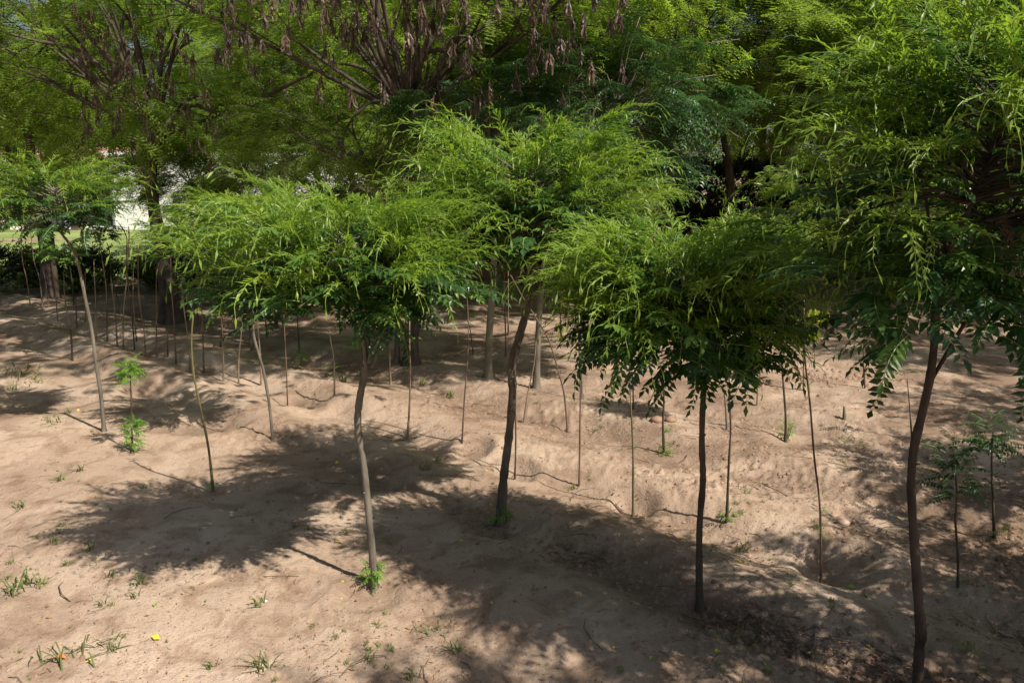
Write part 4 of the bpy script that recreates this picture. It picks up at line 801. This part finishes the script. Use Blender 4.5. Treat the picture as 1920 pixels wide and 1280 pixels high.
def clod_mesh(seed):
    r = random.Random(seed); mb = MB(); V = [Vector((r.gauss(0, 1), r.gauss(0, 1), r.gauss(0, 1))).normalized()*r.uniform(.7, 1.1) for _ in range(0)]
    base = [(0, 0, -.6), (1, 0, 0), (.3, .95, 0), (-.8, .6, 0), (-.8, -.6, 0), (.3, -.95, 0), (.4, .3, .7), (-.4, .1, .75), (.1, -.45, .7)]
    V = [Vector(b_)*r.uniform(.75, 1.2) for b_ in base]
    mb.add(V, [(1, 2, 6), (2, 3, 6), (3, 7, 6), (3, 4, 7), (4, 8, 7), (4, 5, 8), (5, 1, 8), (1, 6, 8), (6, 7, 8)]); return mb.mesh('clod', CLOD)
CM = [clod_mesh(i) for i in range(5)]
def bake_scatter(name, meshes, X_, Y_, Z_, smin, smax, mats, sink=0., label=None, cat=None, flat_=False, rough=False):
    lst = []
    for x, y, z in zip(X_, Y_, Z_):
        s = smin+(smax-smin)*random.random()**2.5; me = random.choice(meshes)
        M = Matrix.Translation((x, y, z-sink*s))@Matrix.Rotation(random.uniform(0, 6.28), 4, 'Z')@Matrix.Rotation(random.uniform(-.3, .3), 4, 'X')@Matrix.Scale(s, 4); lst.append((me, M))
    V, F, mi = bake(None, lst); o = obj(name, mesh_np(name, V, F, mats, False, mi)); tag(o, label, cat, kind='stuff')
X_, Y_, Z_ = scatter(6500, dens_rough); bake_scatter('soil_clods', CM, X_, Y_, Z_, .004, .032, [CLOD], .2, 'crumbly brown soil clods scattered over the rough sand', 'soil')
# clod heap on the right
c0 = ground(1570, 708); hx = rng.normal(c0.x, .55, 260); hy = rng.normal(c0.y, .35, 260); c1 = ground(1550, 722); 
bake_scatter('soil_clods', CM, hx, hy, H(hx, hy), .012, .07, [CLOD], .1, 'heap of dark soil clods on the open sand at right', 'soil')
X_, Y_, Z_ = scatter(3500, lambda x, y: np.clip(.3+1.5*noise(x*1.1+4, y*1.1), .05, 1)); bake_scatter('soil_crumbs', CM, X_, Y_, Z_, .002, .014, [CLOD], .2, 'small soil crumbs lying all over the sand', 'soil')
# dry leaf bits and twigs
mb = MB(); leaflet(mb, Vector((0, 0, 0)), Vector((1, 0, .15)), Vector((0, .4, 1)), .05, .02, -.3); L1 = mb.mesh('bit', [DRY])
mb = MB(); mb.tube([(0, 0, .004), (.06, .01, .012), (.12, -.012, .006)], [.0028, .0025, .0015], 3); L2 = mb.mesh('bit', [TWIG])
mb = MB(); mb.tube([(0, 0, .004), (.1, .03, .02), (.22, .02, .02), (.33, -.04, .006)], [.004, .0035, .003, .0015], 4); L3 = mb.mesh('bit', [TWIG])
def dens_lit(x, y):
    s = x*.66+y*.75; t = x*.75-y*.66; d = .02+.8*np.exp(-((s-5.12)/.22)**2)*np.clip((t+7)/4, .1, 1)+.3*np.exp(-((s-6.2)/.2)**2)+.25*np.clip((s-6.6)/1.5, 0, 1)*np.exp(-np.clip(s-8, 0, 9)/3)
    return np.clip(d*np.clip(.4+2.4*noise(x*1.3+8, y*1.3), .02, 1.6), 0, 1)
X_, Y_, Z_ = scatter(3600, dens_lit); bake_scatter('leaf_litter', [L1], X_, Y_, Z_+.003, .3, 1.1, [DRY], 0, 'dry brown leaf litter lying in the furrows', 'leaf litter')
X_, Y_, Z_ = scatter(1500, dens_lit); bake_scatter('twig_litter', [L2, L2, L2, L3], X_, Y_, Z_, .4, 1.3, [TWIG], 0, 'small dark twigs and straw bits on the soil', 'twigs')
X_, Y_, Z_ = scatter(130, lambda x, y: np.clip(dens_lit(x, y)+.02, 0, 1)); bake_scatter('yellow_leaf_litter', [FL['y'], FL['g'], FL['y']], X_, Y_, Z_+.004, .3, .6, [YEL], 0, 'small yellow fallen leaflets sprinkled along the furrows', 'leaf litter')
X_, Y_, Z_ = scatter(5200, lambda x, y: np.clip(.25+1.6*noise(x*.9+4, y*.9), .03, 1)); bake_scatter('fine_debris', [L1, L1, L2], X_, Y_, Z_+.001, .12, .55, [TWIG], 0, 'fine dark bits of straw and bark sprinkled over the sand', 'litter')
def dens_w(x, y):
    s = x*.66+y*.75; return np.clip((.35+.4*np.exp(-((s-7.3)/1.2)**2)-.2*np.exp(-((s-5.6)/.5)**2))*np.clip(noise(x*1.1-3, y*1.1+5)*3, .04, 1), 0, 1)
X_, Y_, Z_ = scatter(520, dens_w); bake_scatter('small_weeds', [GT[3], GT[1], GT[3]], X_, Y_, Z_-.004, .25, .8, [GRASS], 0, 'small green weeds dotted thinly over the sand', 'weeds')
# exposed twigs lying singly
for (u, v, a, sc, lab) in ((1700, 1118, .2, .5, 'short twig on the shaded sand at right'), (1610, 880, 2.6, 1.1, 'forked dry twig on the sand left of the nearest trunk'), (1200, 1110, .1, 1.1, 'dark stick in the litter below the drooping-crown tree'), (300, 1068, .1, .7, 'thin dry stick on the left foreground sand'), (1130, 1220, 1.9, 1.2, 'curved thin twig on the bottom sand right of centre'), (1015, 965, .8, .9, 'dry twig just right of the crooked tree foot'), (1650, 1050, .5, 1.2, 'dark stick along the rim of the square pit')):
    o = obj('stick', L3); o.location = ground(u, v)+Vector((0, 0, .006)); o.rotation_euler.z = a; o.scale = (sc,)*3; tag(o, lab, 'stick')
